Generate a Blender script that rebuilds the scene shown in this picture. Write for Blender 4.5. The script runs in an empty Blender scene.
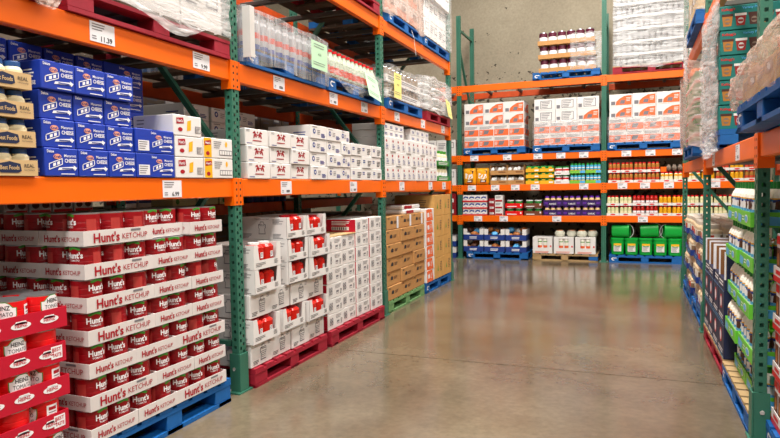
import bpy, bmesh, math, random
from mathutils import Vector, Matrix
random.seed(7)
PI = math.pi
SC = bpy.context.scene
COL = SC.collection

# ------------------------------------------------------------------ materials
def lin(h):
    h = h.lstrip('#'); o = []
    for i in (0, 2, 4):
        c = int(h[i:i+2], 16) / 255
        o.append(c / 12.92 if c <= .04045 else ((c + .055) / 1.055) ** 2.4)
    return (*o, 1)
MATS = {}
def mat(name, hexc, rough=.6, var=.08, scale=9, metal=0, bump=0, spec=.4, coat=0):
    if name in MATS: return MATS[name]
    m = bpy.data.materials.new(name); m.use_nodes = True
    nt = m.node_tree; b = nt.nodes['Principled BSDF']
    b.inputs['Roughness'].default_value = rough; b.inputs['Metallic'].default_value = metal
    b.inputs['Specular IOR Level'].default_value = spec; b.inputs['Coat Weight'].default_value = coat
    c = lin(hexc)
    tc = nt.nodes.new('ShaderNodeTexCoord'); n = nt.nodes.new('ShaderNodeTexNoise')
    n.inputs['Scale'].default_value = scale; n.inputs['Detail'].default_value = 4
    nt.links.new(tc.outputs['Object'], n.inputs['Vector'])
    r = nt.nodes.new('ShaderNodeMix'); r.data_type = 'RGBA'
    r.inputs['A'].default_value = tuple(max(0, x * (1 - var * 2)) for x in c[:3]) + (1,)
    r.inputs['B'].default_value = tuple(min(1, x * (1 + var * 2)) for x in c[:3]) + (1,)
    nt.links.new(n.outputs['Fac'], r.inputs['Factor']); nt.links.new(r.outputs['Result'], b.inputs['Base Color'])
    if bump:
        bp = nt.nodes.new('ShaderNodeBump'); bp.inputs['Strength'].default_value = bump; bp.inputs['Distance'].default_value = .01
        nt.links.new(n.outputs['Fac'], bp.inputs['Height']); nt.links.new(bp.outputs['Normal'], b.inputs['Normal'])
    MATS[name] = m
    return m
for a in [
    ('orange_steel', '#F26800', .38, .05, 5), ('orange_shaded', '#C8480E', .5, .12, 7), ('green_steel', '#356E5A', .42, .08, 6),
    ('dark_green_steel', '#1F5239', .42, .08, 6), ('galvanised', '#5E5A54', .5, .1, 8), ('bolt_steel', '#B9B7B0', .35, .05, 8),
    ('card_white', '#E4E0DD', .6, .025, 7), ('tray_white', '#D8D0CD', .6, .03, 7), ('card_grey', '#CFCAC6', .65, .05, 7), ('kraft_card', '#BD8A52', .75, .06, 12),
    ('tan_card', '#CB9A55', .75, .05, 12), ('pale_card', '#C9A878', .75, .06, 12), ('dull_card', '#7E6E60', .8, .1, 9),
    ('ink_red', '#A80F22', .5, .03, 9), ('ink_dark', '#2B2A30', .5, .03, 9), ('ink_grey', '#77747A', .5, .05, 9),
    ('ink_blue', '#2A3F8C', .5, .03, 9), ('ink_navy', '#1B2747', .5, .03, 9), ('white_print', '#F1EEF0', .5, .02, 9),
    ('ketchup_red', '#940A16', .32, .06, 12), ('ketchup_panel', '#B43A36', .4, .08, 20), ('heinz_red', '#E5141A', .3, .04, 9),
    ('tray_red', '#BE0C2C', .5, .05, 9), ('can_steel', '#B9B9BC', .3, .06, 9, .85), ('jar_grey', '#A9A6A8', .35, .08, 14), ('leaf_green', '#3E8F2C', .5, .05, 9),
    ('box_blue', '#1B3AA6', .45, .05, 8), ('badge_orange', '#F0A083', .5, .03, 9), ('yellow', '#F2B31E', .45, .05, 9),
    ('orange_print', '#EE6A35', .5, .08, 14), ('pallet_blue', '#0B5CA2', .6, .12, 14), ('pallet_red', '#98142A', .65, .2, 14),
    ('pallet_green', '#6E9A62', .7, .14, 14), ('pallet_wood', '#B09064', .75, .14, 14), ('dark_wood', '#5A4535', .8, .15, 10),
    ('mayo_cream', '#EFE3BC', .35, .04, 9), ('cap_blue', '#28508A', .35, .05, 9), ('hole_shade', '#1a1a1a', .8, 0, 9),
    ('bottle_red', '#C81D12', .25, .08, 12), ('paper_green', '#BFE6C0', .7, .03, 9), ('paper_yellow', '#F2E58A', .7, .03, 9),
    ('price_paper', '#E8E6EA', .55, .02, 9), ('bag_yellow', '#EFA41B', .3, .1, 16, 0, .3), ('bag_white', '#D9D6D2', .3, .12, 16, 0, .3),
    ('green_pack', '#1F8A34', .45, .06, 9), ('cyan_label', '#4FB4DC', .4, .06, 12), ('lime_label', '#7CC244', .4, .06, 12),
    ('purple', '#34195A', .45, .06, 9), ('cap_purple', '#6B2FB0', .4, .05, 9), ('garlic_cream', '#E2BE82', .4, .06, 12),
    ('sauce_amber', '#B27C33', .3, .08, 16), ('sauce_red', '#B3261B', .3, .08, 16), ('dressing', '#D8D9A0', .35, .08, 16),
    ('honey', '#E8A91C', .28, .08, 16), ('cap_red', '#D8141E', .4, .05, 9), ('brown_tray', '#6E3A22', .6, .06, 9),
    ('bucket_green', '#0DA03A', .35, .05, 9), ('pastry', '#B4703A', .5, .15, 20, 0, .3), ('tray_navy', '#1E3A86', .5, .05, 9),
    ('navy_card', '#1F2748', .5, .05, 9), ('rim_brown', '#8A5A30', .75, .06, 9), ('jar_tan', '#DDC4A0', .4, .07, 12),
    ('jar_lid', '#D9CDBD', .4, .04, 9), ('tub_brown', '#8B6F52', .5, .07, 9), ('tray_lime', '#6CC93A', .45, .06, 9),
    ('cap_green', '#0E7A2F', .4, .05, 9), ('bottle_cream', '#EDE8DA', .3, .03, 9), ('label_sky', '#58AEE6', .4, .05, 9),
    ('teal_card', '#14716A', .45, .05, 9), ('cup_orange', '#B0732C', .4, .08, 12), ('cup_red', '#962320', .4, .08, 12),
    ('cup_brown', '#4A2A22', .4, .08, 12), ('white_plastic', '#EDEDEA', .35, .03, 9), ('dark_red', '#8E1220', .5, .05, 9),
    ('clear_bottle', '#B9C4AE', .2, .06, 14), ('label_red', '#D0452F', .4, .1, 20), ('water', '#8E8C8C', .15, .2, 20),
    ('can_brown', '#8C7A68', .35, .1, 14), ('pale_yellow', '#E6DFA8', .5, .03, 9), ('choc', '#5A3626', .5, .1, 14),
    ('plum', '#5B1730', .4, .06, 9), ('pink_card', '#E59A84', .6, .06, 9), ('lid_orange', '#C9763C', .45, .06, 9),
    ('frost', '#CFCFBD', .3, .05, 9), ('wood_block', '#A98A5E', .75, .12, 14)]:
    mat(*a)

def film(name, base, lo, hi, scale=(3, 3, 14), tint='#F3F1F1', dist=2.5):
    m = bpy.data.materials.new(name); m.use_nodes = True; nt = m.node_tree
    b = nt.nodes['Principled BSDF']; b.inputs['Base Color'].default_value = lin(tint); b.inputs['Roughness'].default_value = .22
    b.inputs['Specular IOR Level'].default_value = .7
    t = nt.nodes.new('ShaderNodeBsdfTransparent'); mx = nt.nodes.new('ShaderNodeMixShader')
    tc = nt.nodes.new('ShaderNodeTexCoord'); mp = nt.nodes.new('ShaderNodeMapping'); mp.inputs['Scale'].default_value = scale
    mp.inputs['Rotation'].default_value = (.15, .2, 0)
    n = nt.nodes.new('ShaderNodeTexNoise'); n.inputs['Scale'].default_value = 2.2; n.inputs['Detail'].default_value = 5; n.inputs['Distortion'].default_value = dist * .5
    r = nt.nodes.new('ShaderNodeMapRange'); r.inputs['From Min'].default_value = .35; r.inputs['From Max'].default_value = .68
    r.inputs['To Min'].default_value = lo; r.inputs['To Max'].default_value = hi
    bp = nt.nodes.new('ShaderNodeBump'); bp.inputs['Strength'].default_value = .6; bp.inputs['Distance'].default_value = .02
    L = nt.links.new
    L(tc.outputs['Object'], mp.inputs['Vector']); L(mp.outputs['Vector'], n.inputs['Vector']); L(n.outputs['Fac'], r.inputs['Value'])
    L(n.outputs['Fac'], bp.inputs['Height']); L(bp.outputs['Normal'], b.inputs['Normal'])
    L(r.outputs['Result'], mx.inputs['Fac']); L(t.outputs['BSDF'], mx.inputs[1]); L(b.outputs['BSDF'], mx.inputs[2])
    L(mx.outputs['Shader'], nt.nodes['Material Output'].inputs['Surface'])
    MATS[name] = m
film('film_clear', 0, .04, .42); film('film_thick', 0, .12, .7, (2, 2, 10)); film('film_pink', 0, .3, .75, (3, 3, 8), '#DBBFB2')
film('film_mid', 0, .12, .62, (1.2, 1.2, 12)); film('film_haze', 0, .12, .42, (14, 14, 1.5), '#EDEDF0', .6)

def concrete(name, c1, c2, c3, rough, spots=None, bump=.0):
    m = bpy.data.materials.new(name); m.use_nodes = True; nt = m.node_tree; L = nt.links.new
    b = nt.nodes['Principled BSDF']
    tc = nt.nodes.new('ShaderNodeTexCoord')
    n1 = nt.nodes.new('ShaderNodeTexNoise'); n1.inputs['Scale'].default_value = .9; n1.inputs['Detail'].default_value = 8; n1.inputs['Roughness'].default_value = .62
    n2 = nt.nodes.new('ShaderNodeTexNoise'); n2.inputs['Scale'].default_value = 26; n2.inputs['Detail'].default_value = 6
    for n in (n1, n2): L(tc.outputs['Object'], n.inputs['Vector'])
    r = nt.nodes.new('ShaderNodeValToRGB'); e = r.color_ramp.elements
    e[0].position = .33; e[0].color = lin(c1); e[1].position = .68; e[1].color = lin(c3); k = e.new(.5); k.color = lin(c2)
    L(n1.outputs['Fac'], r.inputs['Fac'])
    mx = nt.nodes.new('ShaderNodeMix'); mx.data_type = 'RGBA'; mx.blend_type = 'OVERLAY'; mx.inputs['Factor'].default_value = .35
    L(r.outputs['Color'], mx.inputs['A']); L(n2.outputs['Color'], mx.inputs['B'])
    bw = nt.nodes.new('ShaderNodeRGBToBW'); L(n2.outputs['Color'], bw.inputs['Color']); L(bw.outputs['Val'], mx.inputs['B'])
    out = mx.outputs['Result']
    if spots:
        g = nt.nodes.new('ShaderNodeTexNoise'); g.inputs['Scale'].default_value = 10; g.inputs['Detail'].default_value = 5
        L(tc.outputs['Object'], g.inputs['Vector'])
        sx = nt.nodes.new('ShaderNodeSeparateXYZ'); L(tc.outputs['Object'], sx.inputs['Vector'])
        h = nt.nodes.new('ShaderNodeMapRange'); h.inputs['From Min'].default_value = 3.2; h.inputs['From Max'].default_value = 3.9
        h.inputs['To Min'].default_value = .0; h.inputs['To Max'].default_value = .12
        L(sx.outputs['Z'], h.inputs['Value'])
        ad = nt.nodes.new('ShaderNodeMath'); ad.operation = 'SUBTRACT'; L(g.outputs['Fac'], ad.inputs[0]); L(h.outputs['Result'], ad.inputs[1])
        th = nt.nodes.new('ShaderNodeMapRange'); th.inputs['From Min'].default_value = .58; th.inputs['From Max'].default_value = .6
        L(ad.outputs['Value'], th.inputs['Value'])
        m2 = nt.nodes.new('ShaderNodeMix'); m2.data_type = 'RGBA'; L(th.outputs['Result'], m2.inputs['Factor'])
        L(out, m2.inputs['A']); m2.inputs['B'].default_value = lin(spots); out = m2.outputs['Result']
    L(out, b.inputs['Base Color'])
    rr = nt.nodes.new('ShaderNodeMapRange'); rr.inputs['To Min'].default_value = rough[0]; rr.inputs['To Max'].default_value = rough[1]
    L(n1.outputs['Fac'], rr.inputs['Value']); L(rr.outputs['Result'], b.inputs['Roughness'])
    b.inputs['Specular IOR Level'].default_value = .6 if rough[0] < .5 else .2
    MATS[name] = m
concrete('floor_concrete', '#594C3D', '#6B5E4C', '#7C6F5B', (.1, .24))
concrete('wall_concrete', '#958A77', '#9E937F', '#A69B87', (.8, .9), '#4A4238')

# ------------------------------------------------------------------ mesh building
_T = {}
def text_geo(s, bold=.0, shear=0.0):
    k = (s, bold, shear)
    if k in _T: return _T[k]
    c = bpy.data.curves.new('t', 'FONT'); c.body = s; c.size = 1; c.offset = bold; c.resolution_u = 2; c.shear = shear
    o = bpy.data.objects.new('t', c); COL.objects.link(o); bpy.context.view_layer.update()
    me = o.evaluated_get(bpy.context.evaluated_depsgraph_get()).to_mesh()
    V = [(v.co.x, v.co.y) for v in me.vertices]; F = [tuple(p.vertices) for p in me.polygons]
    o.to_mesh_clear(); bpy.data.objects.remove(o); bpy.data.curves.remove(c)
    x0 = min(v[0] for v in V); x1 = max(v[0] for v in V); y0 = min(v[1] for v in V); y1 = max(v[1] for v in V)
    V = [(x - (x0 + x1) / 2, y - (y0 + y1) / 2) for x, y in V]
    _T[k] = (V, F, x1 - x0, y1 - y0)
    return _T[k]

class Face:      # a flat face to print on: origin (its lower left corner), right and up directions, size
    def __init__(s, o, u, v, w, h):
        s.o, s.u, s.v, s.w, s.h = Vector(o), Vector(u), Vector(v), w, h; s.n = s.u.cross(s.v)
    def at(s, x, z, off=.0012): return s.o + s.u * x + s.v * z + s.n * off

class MB:
    def __init__(s): s.v, s.f, s.m, s.sm, s.slots = [], [], [], [], []
    def slot(s, m):
        if m not in s.slots: s.slots.append(m)
        return s.slots.index(m)
    def add(s, V, F, m, smooth=False):
        b = len(s.v); s.v += [tuple(p) for p in V]; k = s.slot(m)
        for f in F: s.f.append(tuple(b + i for i in f)); s.m.append(k); s.sm.append(smooth)
        return s
    def box(s, x0, y0, z0, x1, y1, z1, m, bev=0):
        if bev:
            bm = bmesh.new(); bmesh.ops.create_cube(bm, size=1)
            for v in bm.verts: v.co = Vector(((x0+x1)/2 + v.co.x*(x1-x0), (y0+y1)/2 + v.co.y*(y1-y0), (z0+z1)/2 + v.co.z*(z1-z0)))
            bmesh.ops.bevel(bm, geom=list(bm.edges), offset=bev, segments=1, affect='EDGES')
            bm.verts.index_update(); s.add([v.co for v in bm.verts], [[v.index for v in f.verts] for f in bm.faces], m); bm.free(); return s
        V = [(x, y, z) for z in (z0, z1) for y in (y0, y1) for x in (x0, x1)]
        return s.add(V, [(0,2,3,1), (4,5,7,6), (0,1,5,4), (2,6,7,3), (0,4,6,2), (1,3,7,5)], m)
    def bar(s, a, b, w, t, m, up=(0, 0, 1)):    # square bar between two points
        a, b = Vector(a), Vector(b); d = (b - a).normalized(); u = d.cross(Vector(up)).normalized(); n = u.cross(d)
        V = [p + u * sx * w / 2 + n * sz * t / 2 for p in (a, b) for sx, sz in ((-1,-1), (1,-1), (1,1), (-1,1))]
        return s.add(V, [(0,3,2,1), (4,5,6,7), (0,1,5,4), (1,2,6,5), (2,3,7,6), (3,0,4,7)], m)
    def lathe(s, prof, segs=20, o=(0, 0, 0), sq=0, caps=True):  # prof: (radius, z, material of the band up to the next point)
        ox, oy, oz = o
        def pt(r, z, k):
            a = 2 * PI * k / segs; c, n = math.cos(a), math.sin(a)
            if sq: q = 1 / max(abs(c), abs(n)); r = r * (1 + (min(q, 1.25) - 1) * sq)
            return (ox + r * c, oy + r * n, oz + z)
        for (r0, z0, m), (r1, z1, _) in zip(prof, prof[1:]):
            V = [pt(r0, z0, k) for k in range(segs)] + [pt(r1, z1, k) for k in range(segs)]
            s.add(V, [(k, (k+1) % segs, segs + (k+1) % segs, segs + k) for k in range(segs)], m, abs(z1 - z0) > .001)
        for (r, z, m), flip in ((prof[0], 1), (prof[-1], 0)):
            if r > 1e-5 and caps:
                V = [pt(r, z, k) for k in range(segs)]; f = tuple(range(segs)); s.add(V, [f[::-1] if flip else f], m if flip else prof[-2][2])
        return s
    def poly(s, F, pts, m, off=.0012): return s.add([F.at(x, z, off) for x, z in pts], [tuple(range(len(pts)))], m)
    def rect(s, F, x0, z0, x1, z1, m, off=.0012): return s.poly(F, [(x0, z0), (x1, z0), (x1, z1), (x0, z1)], m, off)
    def oval(s, F, cx, cz, rx, rz, m, off=.0012, n=16):
        return s.poly(F, [(cx + rx * math.cos(2*PI*k/n), cz + rz * math.sin(2*PI*k/n)) for k in range(n)], m, off)
    def txt(s, F, t, cx, cz, h, m, maxw=None, bold=.0, off=.0018, shear=0, rot=0):
        V, Fs, w, hh = text_geo(t, bold, shear); k = h / hh; kx = k if not maxw else min(k, maxw / w)
        c, n = math.cos(rot), math.sin(rot)
        return s.add([F.at(cx + (x*kx)*c - (y*k)*n, cz + (x*kx)*n + (y*k)*c, off) for x, y in V], Fs, m)
    def lines(s, F, x0, z1, w, n, pitch, th, m, off=.0014, seed=0):   # small print too fine to read
        R = random.Random(seed)
        for i in range(n): s.rect(F, x0, z1 - i*pitch - th, x0 + w * R.uniform(.55, 1), z1 - i*pitch, m, off)
        return s
    def txt_cyl(s, t, r, zc, h, m, a0=-PI/2, bold=0, maxw=None, off=.0012):
        V, Fs, w, hh = text_geo(t, bold); k = h / hh; kx = k if not maxw else min(k, maxw / w); r += off
        return s.add([(r * math.cos(a0 + x*kx/r), r * math.sin(a0 + x*kx/r), zc + y*k) for x, y in V], Fs, m)
    def patch_cyl(s, pts, r, zc, m, a0=-PI/2, off=.0008):              # a printed outline (x, z) bent round a can, cut in strips
        r += off; n = 8; xs = [p[0] for p in pts]; lo, hi = min(xs), max(xs)
        def span(x):
            z = []
            for (ax, az), (bx, bz) in zip(pts, pts[1:] + pts[:1]):
                if (ax - x) * (bx - x) <= 0 and ax != bx: z.append(az + (bz - az) * (x - ax) / (bx - ax))
            return (min(z), max(z)) if z else (0, 0)
        X = [lo + (hi - lo) * (i + (0.02 if i == 0 else -.02 if i == n else 0)) / n for i in range(n + 1)]
        V = []
        for x in X:
            a, b = span(x); t = a0 + x / r; V += [(r*math.cos(t), r*math.sin(t), zc + a), (r*math.cos(t), r*math.sin(t), zc + b)]
        return s.add(V, [(2*i, 2*i+2, 2*i+3, 2*i+1) for i in range(n)], m)
    def mesh(s, name):
        me = bpy.data.meshes.new(name); me.from_pydata(s.v, [], s.f)
        for m in s.slots: me.materials.append(MATS[m])
        for p, k, q in zip(me.polygons, s.m, s.sm): p.material_index = k; p.use_smooth = q
        me.update(); return me

def front(w, d, h, z=0): return Face((-w/2, -d/2, z), (1, 0, 0), (0, 0, 1), w, h)
def left(w, d, h, z=0): return Face((-w/2, d/2, z), (0, -1, 0), (0, 0, 1), d, h)
def right(w, d, h, z=0): return Face((w/2, -d/2, z), (0, 1, 0), (0, 0, 1), d, h)
def topf(w, d, h): return Face((-w/2, -d/2, h), (1, 0, 0), (0, 1, 0), w, d)

# ------------------------------------------------------------------ things
ORD = ('first second third fourth fifth sixth seventh eighth ninth tenth eleventh twelfth thirteenth fourteenth fifteenth sixteenth '
       'seventeenth eighteenth nineteenth twentieth').split()
TIER = ['bottom', 'second', 'third', 'fourth', 'fifth', 'sixth', 'seventh', 'eighth']
USED = {}
class Kind:      # one thing built once: its own mesh (or none) and its parts (name, mesh, location, sub-parts)
    def __init__(s, name, cat, size, mesh=None, parts=()): s.name, s.cat, s.size, s.mesh, s.parts = name, cat, size, mesh, parts
def one(name, cat, size, mb): return Kind(name, cat, size, mb.mesh(name))
def conv(parts): return [(n, m.mesh(n) if isinstance(m, MB) else m, loc, conv(sub)) for n, m, loc, sub in parts]
def many(name, cat, size, *parts): return Kind(name, cat, size, None, conv(parts))
def put(kind, loc, rz, label, group=None, rot=None, cat=None):
    r = bpy.data.objects.new(kind.name, kind.mesh); COL.objects.link(r)
    r.location = loc; r.rotation_euler = rot or (0, 0, rz)
    n = len(label.split())
    if n > 16 or n < 4: print('LABEL LENGTH', n, label)
    if label in USED: print('LABEL TWICE', label)
    USED[label] = 1
    r['label'] = label; r['category'] = cat or kind.cat
    if group: r['group'] = group
    def kids(par, parts):
        for nm, me, l, sub in parts:
            c = bpy.data.objects.new(nm, me); COL.objects.link(c); c.parent = par; c.location = l
            kids(c, sub)
    kids(r, kind.parts)
    return r
D_BACK, X_RIGHT = 7.6624, 2.9731
def on(side, kind, a, setback, z, label, group=None, drz=0., jit=.0):
    """stand a thing on a rack: a = its centre along the rack, setback = how far its front stands behind the rack's front"""
    w, d, h = kind.size; k = setback + d / 2
    drz += random.uniform(-jit, jit)
    if side == 'L': return put(kind, (-k, a, z), PI/2 + drz, label, group)
    if side == 'B': return put(kind, (a, D_BACK + k, z), drz, label, group)
    return put(kind, (X_RIGHT + k, a, z), -PI/2 + drz, label, group)
def struct(name, mb):
    o = bpy.data.objects.new(name, mb.mesh(name)); COL.objects.link(o); o['kind'] = 'structure'; return o

# ------------------------------------------------------------------ the building
fl = MB()
fl.box(-7, -7, -.1, 8, 1.143, 0, 'floor_concrete'); fl.box(-7, 1.153, -.1, 8, 10, 0, 'floor_concrete'); fl.box(-7, 1.143, -.1, 8, 1.153, -.008, 'dark_wood')
struct('floor', fl)
struct('wall_back', MB().box(-7, 8.98, 0, 8, 9.2, 7.6, 'wall_concrete'))
struct('wall_left', MB().box(-7.2, -7, 0, -7, 9.2, 7.6, 'wall_concrete'))
struct('ceiling', MB().box(-7.2, -7, 7.6, 8.2, 9.2, 7.8, 'galvanised'))
struct('wall_right', MB().box(8, -7, 0, 8.2, 9.2, 7.6, 'wall_concrete'))

# ------------------------------------------------------------------ racks
def holed(mb, F, cols, hw, hh, pitch, m):
    xs = 0
    for cx, z0 in cols:
        mb.rect(F, xs, 0, cx - hw/2, F.h, m, 0); xs = cx + hw/2; z = 0; c = z0
        while c + hh < F.h - .02:
            mb.rect(F, cx - hw/2, z, cx + hw/2, c, m, 0); z = c + hh; c += pitch
        mb.rect(F, cx - hw/2, z, cx + hw/2, F.h, m, 0)
    mb.rect(F, xs, 0, F.w, F.h, m, 0)
PW, RD = .076, 1.07
def post(y, h):
    mb = MB(); w = PW; G = 'green_steel'; q = .055
    holed(mb, Face((-w/2, y - w/2, .01), (1, 0, 0), (0, 0, 1), w, h), [(w*.3, .07), (w*.7, .095)], .016, .02, .0508, G)
    for F in (Face((-w/2, y - w/2 + q, .01), (0, -1, 0), (0, 0, 1), q, h), Face((w/2, y - w/2, .01), (0, 1, 0), (0, 0, 1), q, h)):
        holed(mb, F, [(q*.5, .08)], .018, .02, .0508, G)
    mb.rect(Face((w/2, y - w/2 + q, .01), (-1, 0, 0), (0, 0, 1), w, h), 0, 0, w, h, G, 0)
    return mb
def frame(h, guard=True):
    yf, yb = -RD/2 + PW/2, RD/2 - PW/2
    parts = [('post', post(yf, h), (0, 0, 0), []), ('post', post(yb, h), (0, 0, 0), [])]
    for y in (yf, yb):
        p = MB().box(-.075, y - .06, 0, .075, y + .06, .01, 'green_steel')
        for sx in (-1, 1): p.lathe([(.012, .01, 'bolt_steel'), (.012, .022, 'bolt_steel'), (0, .022, 'bolt_steel')], 8, (sx*.057, y + .035, 0))
        parts.append(('foot_plate', p, (0, 0, 0), []))
    z = [(.4, 1), (1.52, 0), (2.68, 1), (3.84, 0), (4.9, 1)]
    for (a, sa), (b, sb) in zip(z, z[1:]):
        if b > h: break
        ya, yb2 = [(yf + PW/2, yb - PW/2)[k] for k in (sa, sb)]
        parts.append(('brace', MB().bar((0, ya, a), (0, yb2, b), .035, .04, 'green_steel', (1, 0, 0)), (0, 0, 0), []))
    for q in (.3, h - .25): parts.append(('crossbar', MB().box(-.017, yf + PW/2, q, .017, yb - PW/2, q + .035, 'green_steel'), (0, 0, 0), []))
    if guard:
        g = MB(); y = yf - PW/2
        g.box(-.046, y - .012, .0101, .046, y - .002, .26, 'green_steel', .003)
        g.box(-.046, y - .002, .0101, -.039, y + .07, .26, 'green_steel'); g.box(.039, y - .002, .0101, .046, y + .07, .26, 'green_steel')
        for x, yy, ax in ((.0462, y + .035, 1), (-.0462, y + .035, -1)):
            b = MB(); g.add([(x + ax*.006*(k & 1), yy + .012*math.cos(PI*k/4), .16 + .012*math.sin(PI*k/4)) for k in range(8)] , [tuple(range(8)) if ax > 0 else tuple(range(8))[::-1]], 'bolt_steel')
        parts.append(('post_guard', g, (0, 0, 0), []))
    return many('rack_upright', 'rack upright', (PW, RD, h), *parts)
BL = 2.515 - PW
def beam(hh, in_shade=False):
    o = 'orange_shaded' if in_shade else 'orange_steel'; mb = MB()  # rear beams: same orange with the rack's inner shade put into the colour
    mb.box(-BL/2, -.024, -hh, BL/2, .026, 0, o, .005)
    parts = [('rail', mb, (0, 0, 0), [])]
    for s in (-1, 1):
        b = MB(); x0, x1 = sorted((s*(BL/2 - .002), s*(BL/2 + PW/2 - .001)))
        b.box(x0, -.036, -hh - .055, x1, -.0295, .004, o, .002)
        x2, x3 = sorted((s*(BL/2 - .012), s*(BL/2 - .004)))
        b.box(x2, -.036, -hh - .055, x3, .04, .004, o)
        F = Face((x0, -.036, -hh - .055), (1, 0, 0), (0, 0, 1), x1 - x0, hh + .06)
        for i in range(4): b.oval(F, F.w/2, .02 + i*.042, .0075, .0085, 'hole_shade', .0006, 8)  # flat dark ovals, painting the shade inside the bracket's holes
        parts.append(('end_bracket', b, (0, 0, 0), []))
    return many('shelf_beam', 'shelf beam', (BL, .05, hh), *parts)
UPL, UPB = frame(4.95), frame(4.42, False)
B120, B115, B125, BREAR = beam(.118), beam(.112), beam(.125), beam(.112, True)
def beam_at(side, a, z, label, k, rear=False):
    g = 'orange shelf beams'
    return on(side, k, a, (RD - .024 - .026 - .006) if rear else .006 + .001, z, label, g)
bar_k = one('support_bar', 'support bar', (.05, RD - .12, .04), MB().box(-.025, -(RD-.12)/2, -.04, .025, (RD-.12)/2, 0, 'galvanised', .004))
deck_k = one('shelf_deck', 'shelf deck', (BL - .03, RD - .13, .016), MB().box(-BL/2 + .015, -(RD-.13)/2, -.016, BL/2 - .015, (RD-.13)/2, 0, 'dark_wood'))
LY = [-2.515, 0, 2.515, 5.0315]; BX = [-3.104, -.5891, 1.9246, 4.44]; RY = [-2.28, .2354, 2.7482, 5.2619]
NM = {'L': 'left rack', 'B': 'back rack', 'R': 'right rack'}
for y, w in zip(LY, ('nearest, out by the camera', 'beside the ketchup pallet', 'between white cartons and brown cartons', 'at the far end')):
    on('L', UPL, y, 0, 0, f'green punched steel rack upright of left rack, {w}', 'rack uprights')
for x, w in zip(BX, ('at its hidden left end', 'left of the pastry display boxes', 'between white boxes and green buckets', 'behind the right rack')):
    on('B', UPB, x, 0, 0, f'green punched steel rack upright of back rack, {w}', 'rack uprights')
for y, w in zip(RY, ('nearest, out by the camera', 'the big one beside bottled drinks', 'beside the navy cartons', 'at the far end')):
    on('R', UPL, y, 0, 0, f'green punched steel rack upright of right rack, {w}', 'rack uprights')
LV = {'L': (1.406, 2.16, 3.065), 'B': (.794, 1.3496, 1.892, 3.1585), 'R': (1.575, 2.8)}
LVN = ['lowest', 'second', 'third', 'topmost']
BAYS = {'L': list(zip(LY, LY[1:])), 'B': list(zip(BX, BX[1:])), 'R': list(zip(RY, RY[1:]))}
BN = {'L': ['nearest bay', 'middle bay', 'far bay'], 'B': ['left-hand bay', 'middle bay', 'right-hand bay'], 'R': ['nearest bay', 'middle bay', 'far bay']}
for s in 'LBR':
    for (a0, a1), bn in zip(BAYS[s], BN[s]):
        c = (a0 + a1) / 2
        for i, z in enumerate(LV[s]):
            k = {'L': (B120, B125, B125), 'B': (B115, B115, B115, B120), 'R': (B120, B125)}[s][i]
            beam_at(s, c, z, f'{LVN[i]} orange front shelf beam, {bn} of {NM[s]}', k)
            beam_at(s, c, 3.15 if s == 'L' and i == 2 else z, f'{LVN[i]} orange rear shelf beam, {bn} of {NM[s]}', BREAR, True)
            if (s == 'L' and i == 0) or (s == 'B' and i < 2):
                on(s, deck_k, c, .065, z, f'dark shelf deck on {LVN[i]} beams, {bn} of {NM[s]}', 'shelf decks')
            else:
                for j in range(4):
                    on(s, bar_k, c + (j - 1.5) * .58, .06, z - .002, f'grey support bar {ORD[j]} along, {LVN[i]} level, {bn}, {NM[s]}', 'support bars')

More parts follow.
